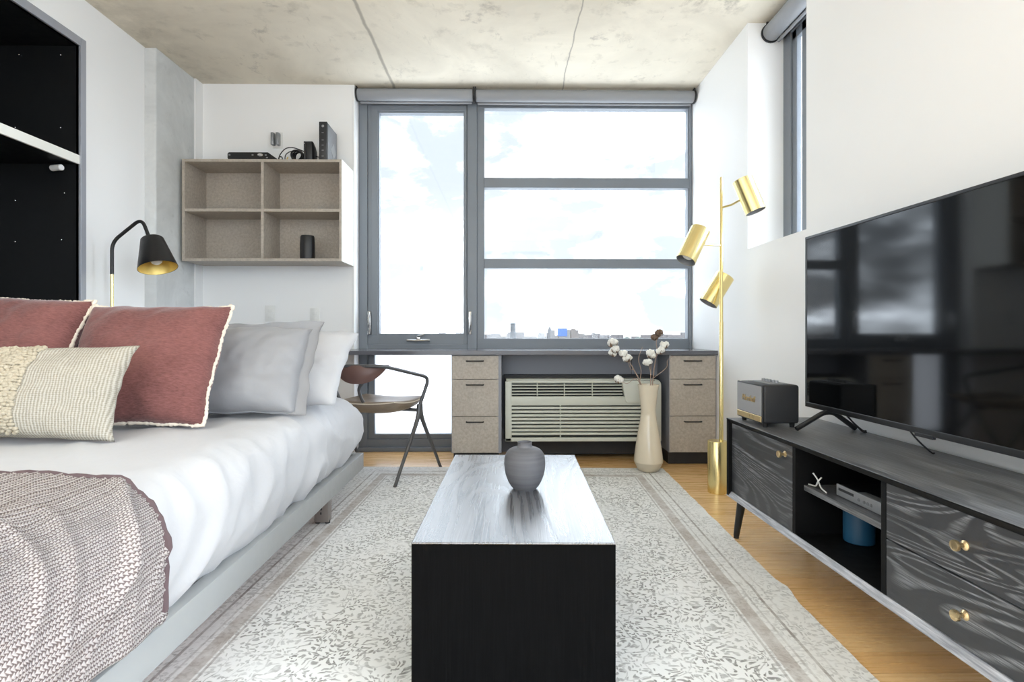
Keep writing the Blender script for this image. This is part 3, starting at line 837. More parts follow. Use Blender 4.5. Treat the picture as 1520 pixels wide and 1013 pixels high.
# ------------------------------------------------------------------ desk run under the window
tag(obj('desk', B(-2.20, 1.413, 3.655, YB - .002, .743, .771, .002), M_desk), 'long thin dark grey worktop under the window', 'desk')
struct('trim_3', B(-1.098, 1.413, YB - .002, YW + .02, .735, .7705), M_desk)
def drawer_unit(x0, x1, label, left_side):
    th = thing('drawer_unit', label, 'drawers', ((x0 + x1) / 2, 3.85, 0), 0, 'drawer units under the desk')
    yf = 3.68
    bm = bmesh.new()
    box(bm, x0 - .004, x0 + .014, yf + .004, 4.03, .088, .742); box(bm, x1 - .014, x1 + (.02 if left_side else .004), yf + .002, 4.03, .088, .742)
    box(bm, x0, x1, 4.01, 4.03, .088, .742); box(bm, x0, x1, yf + .02, 4.03, .088, .105); box(bm, x0, x1, yf + .02, 4.03, .73, .742)
    obj('carcass', bm, M_spandrel, th, world=True)
    obj('plinth', B(x0 + .005, x1, 3.735, 4.0, 0, .088, .003), M_toe, th, world=True)
    for z0, z1 in ((.090, .331), (.334, .578), (.581, .736)):
        d = obj('drawer', B(x0, x1, yf, yf + .020, z0, z1, .0012), M_beige, th, world=True)
        hz = z1 - .034; cx = (x0 + x1) / 2 - .002
        bm = tube(fillet([(cx - .056, yf, hz), (cx - .056, yf - .022, hz), (cx + .056, yf - .022, hz), (cx + .056, yf, hz)], .006, 3), .0045, 8)
        h = obj('handle', bm, M_black, d, True); h.data.transform(Matrix.Translation(-th.location))
drawer_unit(-.354, -.045, 'beige three-drawer unit under the desk, left of the air conditioner', True)
drawer_unit(1.100, 1.409, 'beige three-drawer unit under the desk beside the brass lamp', False)

# air conditioner
AX0, AX1, AY, AZ0, AZ1 = 0.0, 1.062, 3.744, .151, .572
th = thing('air_conditioner', 'putty-coloured wall air conditioner with louvred front under the desk', 'air conditioner', (.53, 3.95, AZ0))
def rrect(x0, x1, z0, z1, r, n=8, corners=(1, 1, 1, 1)):
    pts = []
    for (cx, cz, a0), on in zip(((x1 - r, z1 - r, 0), (x0 + r, z1 - r, PI / 2), (x0 + r, z0 + r, PI), (x1 - r, z0 + r, 1.5 * PI)), corners):
        if on: pts += [(cx + r * math.cos(a0 + PI / 2 * k / n), cz + r * math.sin(a0 + PI / 2 * k / n)) for k in range(n + 1)]
        else: pts.append({0: (x1, z1), PI / 2: (x0, z1), PI: (x0, z0), 1.5 * PI: (x1, z0)}[a0])
    return pts
obj('housing', prism(rrect(AX0 + .006, AX1, AZ0, AZ1, .05, 8, (1, 0, 0, 0)), 'Y', AY + .035, 4.115, .004), M_acbody, th, True, True)
obj('sleeve', prism(rrect(AX0 - .012, AX1 + .018, AZ0 - .004, AZ1 + .02, .06, 8, (1, 0, 0, 0)), 'Y', AY + .12, 4.118), M_toe, th, True, True)
obj('slot_backing', B(AX0 + .03, AX1 - .03, AY + .028, AY + .036, AZ0 + .02, AZ1 - .03), M_acdark, th, world=True)
bm = bmesh.new()          # front cover: border, belt and horizontal louvres
YF0, YF1 = AY, AY + .036
box(bm, AX0, AX0 + .044, YF0, YF1, AZ0, AZ1 - .012, .005)
prism(rrect(AX1 - .042, AX1, AZ0, AZ1, .04, 8, (1, 0, 0, 0)), 'Y', YF0, YF1, .004, bm)
box(bm, AX0, AX1 - .02, YF0, YF1, AZ0, AZ0 + .026, .005)
box(bm, AX0 + .04, AX1 - .03, YF0, YF1, AZ0 + .252, AZ0 + .306, .004)
box(bm, AX0 + .02, AX1 - .05, YF0 + .006, YF1, AZ1 - .024, AZ1 - .006, .004)
for k in range(9):
    z = AZ0 + .026 + (k + .55) * .0251 + .004
    box(bm, AX0 + .038, AX1 - .034, YF0 + .002, YF1 - .006, z - .0005, z + .0155, .003)
box(bm, .372, .380, YF0 + .012, YF1 - .004, AZ0 + .02, AZ0 + .27)
obj('front_cover', bm, M_acbody, th, True, True)
bm = bmesh.new()
for k in range(4):
    z = AZ0 + .312 + k * .0205
    box(bm, AX0 + .044, .80, YF0 + .008, YF1 - .006, z + .004, z + .011, .002)
for x in (.215, .40, .59): box(bm, x, x + .005, YF0 + .004, YF1, AZ0 + .30, AZ1 - .012)
obj('air_grille', bm, M_acbody, th, world=True)
bm = prism([(.79, AZ1 - .008), (.815, AZ0 + .275), (.835, AZ0 + .262), (1.005, AZ0 + .262), (1.02, AZ0 + .28), (1.02, AZ1 - .008)], 'Y', AY - .010, AY + .03, .005)
obj('control_flap', bm, M_acbody, th, True, True)
obj('vent_duct', B(AX0 + .1, AX1 - .1, AY + .16, 4.11, .03, AZ0 + .01), M_toe, th, world=True)
# tall cream vase with cotton branches
VX, VY = .915, 3.52
prof = [(0, .0), (.056, .0), (.066, .006), (.078, .03), (.0905, .058)]
prof2 = [(.0905, .058), (.0915, .066), (.088, .10), (.080, .16), (.069, .23), (.056, .30), (.048, .355), (.0465, .39), (.049, .42), (.055, .47), (.062, .52), (.067, .547), (.0665, .550), (.062, .548), (.056, .50), (.046, .43), (.042, .38), (.04, .33), (0, .32)]
th = thing('floor_vase', 'tall cream glazed floor vase standing in front of the air conditioner', 'vase', (VX, VY, .010))
pr = [(r, z) for r, z in prof2]
obj('body', lathe(prof2, 56, False, False), M_creamglaze, th, True)
obj('base', lathe(prof, 56, True, False), M_creamraw, th, True, label='unglazed cream base')
def boll(c, r, parent, dark=False, seed=0):
    r *= 1.35
    rnd = random.Random(seed)
    bm = bmesh.new()
    for k in range(5):
        a = 2 * PI * k / 5 + rnd.random()
        rr = bmesh.ops.create_icosphere(bm, subdivisions=3, radius=r * rnd.uniform(.6, .74))
        off = V((math.cos(a) * r * .45, math.sin(a) * r * .45, rnd.uniform(-.25, .35) * r))
        for v in rr['verts']:
            n = v.co.normalized()
            v.co = v.co + n * fbm(v.co * 90 + V((k, seed, 0)), 3) * r * .22 + off + V(c)
    o = obj('cotton_boll', bm, M_husk if dark else M_cotton, parent, True, True, angle=180)
    bm = bmesh.new()
    for k in range(4):
        a = 2 * PI * k / 4 + .4 + seed
        d = V((math.cos(a), math.sin(a), 0)); sidev = V((-d.y, d.x, 0))
        base = V(c) + V((0, 0, -r * .95))
        P = [base, base + d * r * .75 + V((0, 0, r * .35)) + sidev * r * .3, base + d * r * 1.05 + V((0, 0, r * 1.15)), base + d * r * .75 + V((0, 0, r * .35)) - sidev * r * .3]
        top = [bm.verts.new(p) for p in P]
        bot = [bm.verts.new(p + d * .0015 - V((0, 0, .001))) for p in P]
        bm.faces.new(top); bm.faces.new(bot[::-1])
        for q in range(4): bm.faces.new((top[q], top[(q + 1) % 4], bot[(q + 1) % 4], bot[q]))
    bmesh.ops.transform(bm, matrix=Matrix.Translation(-parent.location), verts=bm.verts)
    obj('husk', bm, M_husk, o)
def branch(label, stem, sides, bolls, seed):
    th = thing('cotton_branch', label, 'branch', (VX, VY, .345), 0, 'cotton branches in the cream vase')
    W = lambda p: V((VX + p[0], VY + p[1], p[2]))
    bm = bmesh.new()
    tube(cr([W(p) for p in stem], 6), lambda s: .0042 - .0024 * s, 7, bm)
    for sd in sides: tube(cr([W(p) for p in sd], 6), lambda s: .0026 - .0012 * s, 6, bm)
    obj('stem', bm, M_twig, th, True, True)
    for k, (x, y, z, r, dk) in enumerate(bolls):
        boll(W((x, y, z)), r, th, dk, seed * 10 + k)
branch('cotton branch with white bolls leaning left out of the cream vase',
       [(.0, .0, .345), (-.045, 0, .55), (-.10, -.02, .66), (-.15, -.02, .735), (-.19, -.02, .775), (-.228, -.02, .81)],
       [[(-.10, -.02, .66), (-.12, -.03, .66), (-.142, -.03, .72)], [(-.045, 0, .55), (-.09, -.03, .60), (-.15, -.05, .57), (-.197, -.05, .60)],
        [(-.055, 0, .58), (-.045, .01, .65), (-.06, .01, .71), (-.055, .01, .75), (-.035, .01, .80)]],
       [(-.233, -.02, .824, .024, 0), (-.220, -.035, .785, .019, 0), (-.229, -.01, .760, .018, 0), (-.168, -.03, .757, .019, 0), (-.142, -.03, .728, .020, 0), (-.199, -.05, .596, .020, 0)], 1)
branch('tallest cotton branch, its dark top husks above the right of the cream vase',
       [(.01, .0, .345), (.025, 0, .55), (.04, 0, .68), (.055, 0, .78), (.05, 0, .83), (.066, 0, .875)],
       [[(.05, 0, .74), (.08, -.01, .78), (.098, -.01, .80)], [(.03, 0, .60), (.075, .01, .63), (.12, .01, .67), (.125, .01, .71), (.16, .01, .74)]],
       [(.069, 0, .887, .018, 1), (.043, .01, .862, .017, 1), (.099, -.01, .812, .019, 0), (.073, -.02, .777, .021, 0)], 2)
branch('shortest cotton branch, two white bolls upright in the middle of the cream vase',
       [(.0, -.02, .345), (.008, -.02, .55), (.01, -.02, .66), (.012, -.02, .73)],
       [[(.009, -.02, .64), (-.004, -.03, .68), (-.012, -.03, .69)]],
       [(.013, -.02, .752, .022, 0), (-.013, -.035, .708, .020, 0)], 3)

# ------------------------------------------------------------------ rug
RZ = -math.radians(1.9)
bm = bmesh.new()
nx, ny = 60, 90
g = [[None] * (ny + 1) for _ in range(nx + 1)]
for i in range(nx + 1):
    for j in range(ny + 1):
        u, v = i / nx * 2 - 1, j / ny * 2 - 1
        x = .985 * u + .004 * fbm(V((u * 3, v * 14, 1)), 2) * abs(u) ** 8
        y = 1.51 * v + .003 * fbm(V((u * 14, v * 3, 5)), 2) * abs(v) ** 8
        z = .008 + .0012 * fbm(V((x * 4, y * 4, 0)), 2)
        # little step where the right border was pieced, as in the photo
        if u > .75: x += .010 * math.exp(-((y + .18) / .05) ** 2) * (u - .75) * 4; z += .006 * math.exp(-((y + .18) / .045) ** 2)
        g[i][j] = bm.verts.new((x, y, z))
for i in range(nx):
    for j in range(ny): bm.faces.new((g[i][j], g[i + 1][j], g[i + 1][j + 1], g[i][j + 1]))
rim = [g[i][0] for i in range(nx + 1)] + [g[nx][j] for j in range(1, ny + 1)] + [g[i][ny] for i in range(nx - 1, -1, -1)] + [g[0][j] for j in range(ny - 1, 0, -1)]
low = [bm.verts.new((v.co.x, v.co.y, 0.0005)) for v in rim]
for k in range(len(rim)):
    q = (k + 1) % len(rim); bm.faces.new((rim[k], rim[q], low[q], low[k]))
o = obj('area_rug', bm, M_rug, None, True, angle=60)
o.location = (-.01, 2.108, 0); o.rotation_euler = (0, 0, RZ)
tag(o, 'large distressed cream and grey patterned rug under the coffee table', 'rug')

# ------------------------------------------------------------------ coffee table and vase
TZ = .383
th = thing('coffee_table', 'long black wooden waterfall coffee table on the rug', 'table', (.030, 1.83, .0105), -math.radians(1.2))
L2, W2_ = .4805, .25
obj('table_top', B(-W2_, W2_, -L2, L2, TZ - .045, TZ - .0105, .0025), [M_table], th)
for s in (-1, 1):
    a, b_ = (-L2 + .0005, -L2 + .034) if s < 0 else (L2 - .034, L2 - .0005)
    obj('end_panel', B(-W2_ + .0005, W2_ - .0005, a, b_, 0, TZ - .0455, .0015), M_tablefront, th)
obj('front_edge', B(-W2_ + .0005, W2_ - .0005, -L2 - .0012, -L2 + .006, 0, TZ - .0145, .001), M_tablefront, th)
obj('lower_panel', B(-W2_ + .03, W2_ - .03, -L2 + .034, L2 - .034, .06, .084, .002), M_tablefront, th)
prof = [(0, 0), (.034, 0), (.0385, .003), (.048, .014), (.058, .034), (.0648, .056), (.0676, .080), (.0665, .100), (.061, .117), (.050, .129), (.036, .135), (.0265, .137), (.0236, .142), (.0233, .149), (.0243, .153), (.0225, .1535), (.0195, .150), (.019, .135), (.018, .12), (0, .11)]
pp = cr([(r, 0, z) for r, z in prof], 4)
o = obj('round_vase', lathe([(max(0, p.x) if 0 < k < len(pp) - 1 else 0, p.z) for k, p in enumerate(pp)], 56, False, False), M_greyceramic, None, True, angle=60)
o.location = (.064, 1.815, TZ); tag(o, 'round matte grey ceramic vase on the coffee table', 'vase')

# ------------------------------------------------------------------ bed
BX0, BX1, BY0, BY1 = -2.135, -.78, .70, 3.053
th = thing('bed', 'low bed with a light grey metal frame beneath the white duvet', 'bed', (-1.46, 1.88, 0))
obj('side_rail', B(BX1 - .045, BX1, BY0, BY1, .146, .232, .003), M_bedmetal, th, True, True)
obj('side_rail', B(BX0, BX0 + .045, BY0, BY1, .146, .232, .003), M_bedmetal, th, True, True)
obj('end_rail', B(BX0 + .045, BX1 - .045, BY1 - .045, BY1, .146, .232, .003), M_bedmetal, th, True, True)
obj('end_rail', B(BX0 + .045, BX1 - .045, BY0, BY0 + .045, .146, .232, .003), M_bedmetal, th, True, True)
obj('slat_base', B(BX0 + .046, BX1 - .046, BY0 + .046, BY1 - .046, .165, .185), M_slat, th, world=True, label='orange plywood base')
for x in (BX1 - .10, BX0 + .03):
    for y in (2.555, 1.0):
        lg = obj('leg', B(x, x + .065, y, y + .05, .018, .166, .003), M_bedleg, th, True, True)
        for dx in (.010, .055):
            f = obj('foot', lathe([(0, 0), (.012, 0), (.012, .012), (.006, .02), (.006, .035)], 14, M=Matrix.Translation((x + dx, y + .02, .0105))), M_darkplastic, lg, True); f.data.transform(Matrix.Translation(-th.location))
        bm = B(x + .026, x + .036, y - .002, y + .001, .075, .105)
        box(bm, x + .028, x + .034, y - .002, y + .001, .055, .065)
        f = obj('slot', bm, M_toe, lg); f.data.transform(Matrix.Translation(-th.location))
        box_ = obj('bracket', B(x - .004, x + .069, y - .003, y + .052, .125, .132), M_toe, lg); box_.data.transform(Matrix.Translation(-th.location))

# duvet: a rounded, slightly rumpled body tucked inside the frame
DX0, DX1, DY0, DY1, DZ0, DZ1, DR = -2.13, -.768, .73, 3.02, .188, .556, .135
def rbox_project(p, grow=0.0):
    lo = V((DX0 + DR, DY0 + DR, DZ0)); hi = V((DX1 - DR, DY1 - DR, DZ1 - DR))
    q = V((min(max(p.x, lo.x), hi.x), min(max(p.y, lo.y), hi.y), min(max(p.z, lo.z), hi.z)))
    d = p - q
    n = d.normalized() if d.length > 1e-9 else V((0, 0, 1))
    return q + n * (DR + grow), n
def rumple(p, n):
    side = max(0.0, min(1.0, abs(n.x) * 1.3))
    top = max(0.0, n.z)
    w = 0.010 * fbm(V((p.x * 3.0, p.y * 2.2, p.z * 3)), 3) * (0.5 + .5 * top)
    w += 0.006 * mnoise.noise(V((p.y * 9 + p.x * 6, p.x * 3, p.z * 2.0 + 3))) * (0.35 + side)
    rdg = 1 - abs(mnoise.noise(V((p.x * 4.2 + p.y * 3.0, p.y * 1.6 - p.x * 1.2, p.z * 4 + 9))))
    w += 0.018 * max(0, rdg - .80) / .20 * (0.45 + .55 * side)
    rd2 = 1 - abs(mnoise.noise(V((p.y * 7.5 - p.z * 5 + 4, p.x * 2.5, p.z * 3))))
    w += 0.010 * max(0, rd2 - .84) / .16 * side
    return w
def tuck(p):
    if p.z < .36 and p.x > -1.2:
        k = (.36 - p.z)
        p.x -= k * k * 3.2 + .06 * k
        p.x += .010 * math.sin(p.y * 23 + 1.1 * math.sin(p.y * 9)) * k / .16
    if p.z < .36 and p.y > 2.6: p.y -= (.36 - p.z) * .25
    return p
bm = bmesh.new(); st = .02
cube = [(DX0, DX1), (DY0, DY1), (DZ0, DZ1)]
def face_grid(fn, nu, nv):
    vs = [[bm.verts.new(fn(i / nu, j / nv)) for j in range(nv + 1)] for i in range(nu + 1)]
    for i in range(nu):
        for j in range(nv): bm.faces.new((vs[i][j], vs[i + 1][j], vs[i + 1][j + 1], vs[i][j + 1]))
lx, ly, lz = DX1 - DX0, DY1 - DY0, DZ1 - DZ0
NX, NYY, NZ = int(lx / st), int(ly / st), int(lz / st)
face_grid(lambda u, v: V((DX0 + lx * u, DY0 + ly * v, DZ1)), NX, NYY)
for x in (DX0, DX1): face_grid(lambda u, v, x=x: V((x, DY0 + ly * u, DZ0 + lz * v)), NYY, NZ)
for y in (DY0, DY1): face_grid(lambda u, v, y=y: V((DX0 + lx * u, y, DZ0 + lz * v)), NX, NZ)
bmesh.ops.remove_doubles(bm, verts=bm.verts, dist=1e-5)
for v in bm.verts:
    p, n = rbox_project(v.co)
    v.co = tuck(p + n * rumple(p, n))
bound = [e for e in bm.edges if len(e.link_faces) == 1]
bmesh.ops.holes_fill(bm, edges=bound, sides=0)
o = obj('duvet', bm, M_duvet, None, True, angle=180)
tag(o, 'rumpled white duvet tucked into the bed frame', 'duvet')

# knitted throw over the foot of the bed
th = thing('knitted_throw', 'chunky grey knitted throw draped over the foot of the bed', 'blanket', (-1.2, 1.0, DZ1))
bm = bmesh.new(); uvl = bm.loops.layers.uv.new('UVMap')
NS, NTt = 150, 60
s_top = (DX1 + .05) - (-2.05)
s_all = s_top + .355
def throw_pt(s, tt, grow):
    if s <= s_top: x, z = -2.05 + s, DZ1 + .06
    else: x, z = DX1 + .05, DZ1 + .06 - (s - s_top)
    edge = 1.262 - .030 * max(0, min(1, (s - .6) / .6)) - .012 * max(0, s - s_top) + .006 * math.sin(s * 9)
    y = edge + (.742 - edge) * tt
    p, n = rbox_project(V((x, y, z)), 0)
    h = rumple(p, n)
    rib = .0022 * math.sin(s / .0095 * 2 * PI / 2.0) if grow > .005 else 0
    p = p + n * (max(h, -.002) + grow + .004 * (1 + mnoise.noise(V((s * 5, y * 6, 2)))) + rib)
    if p.z < .36: p.x -= (.36 - p.z) * .05
    return p
outer = [[bm.verts.new(throw_pt(s_all * i / NS, j / NTt, .016)) for j in range(NTt + 1)] for i in range(NS + 1)]
inner = [[bm.verts.new(throw_pt(s_all * i / NS, j / NTt, .004)) for j in range(NTt + 1)] for i in range(NS + 1)]
def uvf(f, ij):
    for l, (i, j) in zip(f.loops, ij): l[uvl].uv = (s_all * i / NS, .5 * j / NTt)
for i in range(NS):
    for j in range(NTt):
        ij = ((i, j), (i + 1, j), (i + 1, j + 1), (i, j + 1))
        uvf(bm.faces.new([outer[a][b_] for a, b_ in ij]), ij)
        uvf(bm.faces.new([inner[a][b_] for a, b_ in ij][::-1]), ij[::-1])
for i in range(NS):
    for j in (0, NTt):
        ij = ((i, j), (i + 1, j)); f = bm.faces.new((outer[i][j], outer[i + 1][j], inner[i + 1][j], inner[i][j])); uvf(f, (ij[0], ij[1], ij[1], ij[0]))
for j in range(NTt):
    for i in (0, NS):
        ij = ((i, j), (i, j + 1)); f = bm.faces.new((outer[i][j], outer[i][j + 1], inner[i][j + 1], inner[i][j])); uvf(f, (ij[0], ij[1], ij[1], ij[0]))
edge_path = [outer[i][0].co.copy() * .5 + inner[i][0].co * .5 for i in range(0, NS + 1, 2)]
obj('knit', bm, M_knit, th, True, True, angle=180)
nE = len(edge_path)
obj('hem', tube(edge_path, lambda s: .0100 + .0016 * math.sin(s * nE * 4.1), 8), M_knitedge, th, True, True, label='mauve-grey hem')

# ------------------------------------------------------------------ pillows
def pillow_bm(w, h, t, seed, nx=44, nz=44, pinch=.05, p=3.0, q=.50, wr=.012, sag=0.0):
    bm = bmesh.new(); grids = []
    def pt(u, v, s):
        x = w / 2 * u * (1 - pinch * (1 - v * v)) ; z = h / 2 * v * (1 - pinch * (1 - u * u))
        k = max(0, (1 - abs(u) ** p)) * max(0, (1 - abs(v) ** p))
        y = s * t / 2 * k ** q
        env = min(1, k * 3)
        wv = wr * fbm(V((x * 7 + seed, z * 7, s * 3 + seed)), 3) * env
        # radiating pleats near the edges
        wv += wr * .5 * mnoise.noise(V((u * 5 + seed, v * 5, s))) * (1 - k) * env
        x += .5 * wr * mnoise.noise(V((v * 3.1 + seed, 0, 0))) * abs(u) ** 3
        z += .6 * wr * mnoise.noise(V((u * 3.3, seed, 0))) * abs(v) ** 3 - sag * (1 - u * u) * max(0, v)
        return V((x, y + s * wv, z))
    for s in (-1, 1):
        grids.append([[bm.verts.new(pt(2 * i / nx - 1, 2 * j / nz - 1, s)) for j in range(nz + 1)] for i in range(nx + 1)])
    for gi, G in enumerate(grids):
        for i in range(nx):
            for j in range(nz):
                f = (G[i][j], G[i + 1][j], G[i + 1][j + 1], G[i][j + 1])
                bm.faces.new(f if gi == 0 else f[::-1])
    G = grids[0]
    rim = [G[i][0].co.copy() for i in range(nx + 1)] + [G[nx][j].co.copy() for j in range(1, nz + 1)] + [G[i][nz].co.copy() for i in range(nx - 1, -1, -1)] + [G[0][j].co.copy() for j in range(nz - 1, 0, -1)]
    bmesh.ops.remove_doubles(bm, verts=bm.verts, dist=1e-5)
    return bm, rim, pt
def seat(o, z):
    """lower the thing until its lowest point is at z"""
    bpy.context.view_layer.update()
    lo = min((c.matrix_world @ v.co).z for c in [o] + list(o.children) if c.type == 'MESH' for v in c.data.vertices)
    o.location.z += z - lo
def fringe_bm(rim, r=.007, seed=0):
    bm = bmesh.new()
    P = []
    n = len(rim)
    for i in range(n):
        a, b_ = rim[i], rim[(i + 1) % n]
        m = max(1, int((b_ - a).length / .004))
        P += [a.lerp(b_, k / m) for k in range(m)]
    N = len(P)
    rn = random.Random(seed); jit = [rn.uniform(.55, 1.25) for _ in range(N)]
    return tube([p + V((rn.uniform(-1, 1), rn.uniform(-1, 1), rn.uniform(-1, 1))) * .0016 for p in P], lambda s: r * jit[min(N - 1, int(s * (N - 1)))], 7, closed=True)
BEDZ = DZ1 + .008
def cushion(name, label, cat, w, h, tk, loc, lean, m, seed, yaw=0, roll=0, trim=None, group=None, **kw):
    th = thing(name, label, cat, loc, 0, group)
    th.rotation_euler = (-math.radians(lean), math.radians(roll), math.radians(yaw))
    bm, rim, pt = pillow_bm(w, h, tk, seed, **kw)
    obj('cover', bm, m, th, True, angle=180)
    if trim: obj('fringe', fringe_bm(rim, seed=seed), trim, th, True, angle=180, label='cream fleecy edge')
    return th, rim, pt
g_ = 'cushions at the head of the bed'
t1, _, _ = cushion('cushion', 'dusty rose cushion with cream fleecy edge in front of the silver pillow', 'cushion', (.525), .475, .19, (-1.310, 2.03, .76), 27, M_pink, 3, 1, 0, M_fringe, g_, q=.46)
seat(t1, BEDZ)
t2, _, _ = cushion('cushion', 'dusty rose cushion nearer the black shelving, partly behind its twin', 'cushion', .53, .50, .17, (-1.86, 2.05, .76), 27, M_pink, 11, -4, 3, M_fringe, g_, q=.46)
seat(t2, BEDZ)
t3, rim, pt = cushion('lumbar_cushion', 'long cream ribbed cushion with a tufted middle band', 'cushion', .76, .31, .15, (-1.555, 1.735, .71), 22, M_rib, 21, 0, 0, None, g_, nx=60, nz=36, q=.50, pinch=.085, p=2.6)
# tufted middle band
bm = bmesh.new(); rn = random.Random(5)
U0, U1 = -.335, .30
for j in range(30):
    for i in range(26):
        v = (j + .5 + rn.uniform(-.3, .3)) / 30 * 1.92 - .96
        u = U0 + (U1 - U0) * (i + .5 + rn.uniform(-.3, .3)) / 26
        c = pt(u, v, -1)
        r0 = bmesh.ops.create_icosphere(bm, subdivisions=1, radius=rn.uniform(.0065, .0105))
        sx, sz = rn.uniform(.8, 1.3), rn.uniform(.6, 1.0)
        for vv in r0['verts']:
            vv.co = V((vv.co.x * sx + c.x, vv.co.y * .8 + c.y - .002, vv.co.z * sz + c.z))
o = obj('tufted_band', bm, M_tuft, t3, True, angle=180, label='tufted cream band')
seat(t3, BEDZ)
# silver sham with a flat flange
t4, rim, pt = cushion('pillow', 'silver-grey sateen pillow with a flat flange behind the rose cushion', 'pillow', .64, .39, .20, (-1.150, 2.29, .78), 31, M_sham, 31, 0, 0, None, 'pillows on the bed', pinch=.03, wr=.014)
bm = bmesh.new(); n = len(rim); ring = []
for k, p in enumerate(rim):
    d = V((p.x / .32, 0, p.z / .195))
    ex = V((math.copysign(min(1, abs(d.x)) ** 4, d.x), 0, math.copysign(min(1, abs(d.z)) ** 4, d.z) * (.75 if d.z > 0 else .15)))
    wv = .010 * mnoise.noise(p * 9)
    ring.append((p - V((ex.x * .012, 0, ex.z * .012)), p + V((ex.x * .022, .004 + wv * .5, ex.z * .022)), p + V((ex.x * .046, -.004 + wv * 1.6, ex.z * .046))))
for off in (-.0018, .0018):
    rows = [[bm.verts.new(q + V((0, off, 0))) for q in r] for r in ring]
    for k in range(n):
        q = (k + 1) % n
        for c_ in range(2): bm.faces.new((rows[k][c_], rows[k][c_ + 1], rows[q][c_ + 1], rows[q][c_]))
obj('flange', bm, M_sham, t4, True, angle=180)
obj('piping', tube(rim, .0022, 6, closed=True), M_sham, t4, True)
seat(t4, BEDZ)
t5, _, _ = cushion('pillow', 'white pillow reclining behind the silver-grey pillow', 'pillow', .74, .50, .17, (-1.10, 2.575, .72), 52, M_pillowwhite, 41, 0, 0, None, 'pillows on the bed', wr=.018)
seat(t5, BEDZ)
t6, _, _ = cushion('pillow', 'white pillow lying flat at the far end of the bed', 'pillow', .68, .40, .12, (-1.27, 2.80, .66), 84, M_pillowwhite, 47, 0, 0, None, 'pillows on the bed', wr=.014)
seat(t6, BEDZ)

# ------------------------------------------------------------------ black and brass lamp at the bed head
LX, LY = -2.205, 3.125
th = thing('reading_lamp', 'black lamp with a brass lower pole and cone shade beside the concrete column', 'lamp', (LX, LY, 0))
obj('base', lathe([(0, 0), (.058, 0), (.060, .004), (.058, .016), (.016, .020), (.010, .03)], 36), M_black, th, True)
obj('lower_pole', lathe([(.0085, .02), (.0085, 1.225)], 16), M_brass, th, True, label='brass lower pole')
pth = fillet([(0, 0, 1.22), (0, 0, 1.40), (.165, 0, 1.535), (.215, -.01, 1.42)], .05, 8)
obj('arm', tube(pth, .0095, 12), M_black, th, True)
a, b_ = V((.230, -.012, 1.420)), V((.285, -.045, 1.245))
Ms = along(a, b_)
obj('shade', lathe([(0, 0), (.050, 0), (.056, .006), (.098, .18), (.0965, .1805), (.0545, .008), (0, .003)], 48, False, False, M=Ms), M_black, th, True)
obj('shade_lining', lathe([(.053, .008), (.0955, .1795)], 48, False, False, M=Ms), M_brassin, th, True, label='brass-coloured shade lining')
obj('bulb', lathe([(.014, .02), (.016, .07), (.030, .10), (.033, .125), (.026, .148), (.012, .158), (0, .16)], 24, M=Ms), M_bulb, th, True)
obj('switch', lathe([(.004, -.02), (.004, 0)], 12, M=Matrix.Translation((.02, 0, .0)) @ Ms), M_black, th, True)

# ------------------------------------------------------------------ brass three-headed floor lamp
FX, FY = 1.184, 3.07
th = thing('floor_lamp', 'tall brass floor lamp with three cylinder shades beside the drawer unit', 'lamp', (FX, FY, 0))
obj('base', lathe([(0, 0), (.050, 0), (.052, .002), (.052, .286), (.050, .289), (.012, .289)], 48), M_brass, th, True)
obj('pole', lathe([(.0115, .288), (.0115, .95), (.0095, .955), (.0095, 1.38), (.0075, 1.385), (.0075, 1.757), (.006, 1.761), (0, 1.761)], 20, M=Matrix.Translation((.022, 0, 0))), M_brass, th, True)
def head(top, bot, arm):
    a, b_ = V(top), V(bot); L = (b_ - a).length; R = .0535
    s = obj('lamp_shade', lathe([(0, 0), (R - .002, 0), (R, .002), (R, L), (R - .0018, L), (R - .0018, .004), (0, .004)], 48, False, False, M=along(a, b_)), M_brass, th, True)
    obj('bulb', lathe([(.016, .01), (.018, L * .45), (.034, L * .66), (.036, L * .76), (.026, L * .9), (0, L * .93)], 24, M=along(a, b_)), M_bulb, s, True)
    obj('shade_lining', lathe([(R - .0022, .005), (R - .0022, L - .0005)], 40, False, False, M=along(a, b_)), M_silver, s, True)
    obj('arm', tube([V(p) for p in arm], .0055, 10), M_brass, th, True)
head((.105, -.08, 1.725), (.165, -.11, 1.545), [(.022, 0, 1.59), (.06, -.05, 1.595), (.09, -.085, 1.612)])
head((-.105, -.03, 1.462), (-.200, -.07, 1.286), [(.022, 0, 1.379), (-.08, -.03, 1.379), (-.11, -.045, 1.386)])
head((.078, .085, 1.218), (-.020, .085, 1.060), [(.022, 0, 1.15), (.024, .04, 1.15)])

# ------------------------------------------------------------------ TV stand (origin at its far front corner)
ST = math.radians(1.2)
SD, SL = .385, 1.465
th = thing('tv_stand', 'low black oak television stand with a door, open bay and two drawers', 'cabinet', (.972, 2.416, 0), ST)
tv_stand = th
z0, z1 = .18, .52
ff = .016                                       # depth of the inset fronts
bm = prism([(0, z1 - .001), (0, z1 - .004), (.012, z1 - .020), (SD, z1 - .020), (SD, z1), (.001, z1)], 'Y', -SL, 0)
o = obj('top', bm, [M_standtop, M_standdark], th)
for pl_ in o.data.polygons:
    if pl_.normal.x < -.3 and pl_.normal.z < .3: pl_.material_index = 1  # chamfer in black edging colour, which also paints in its shade
bm = prism([(0, z0), (SD, z0), (SD, z0 + .020), (.014, z0 + .020), (0, z0 + .003)], 'Y', -SL, 0)
obj('bottom_panel', bm, M_standlip, th)
obj('side_panel', B(0.001, SD, -.018, 0, z0 + .004, z1 - .005), M_standdark, th)
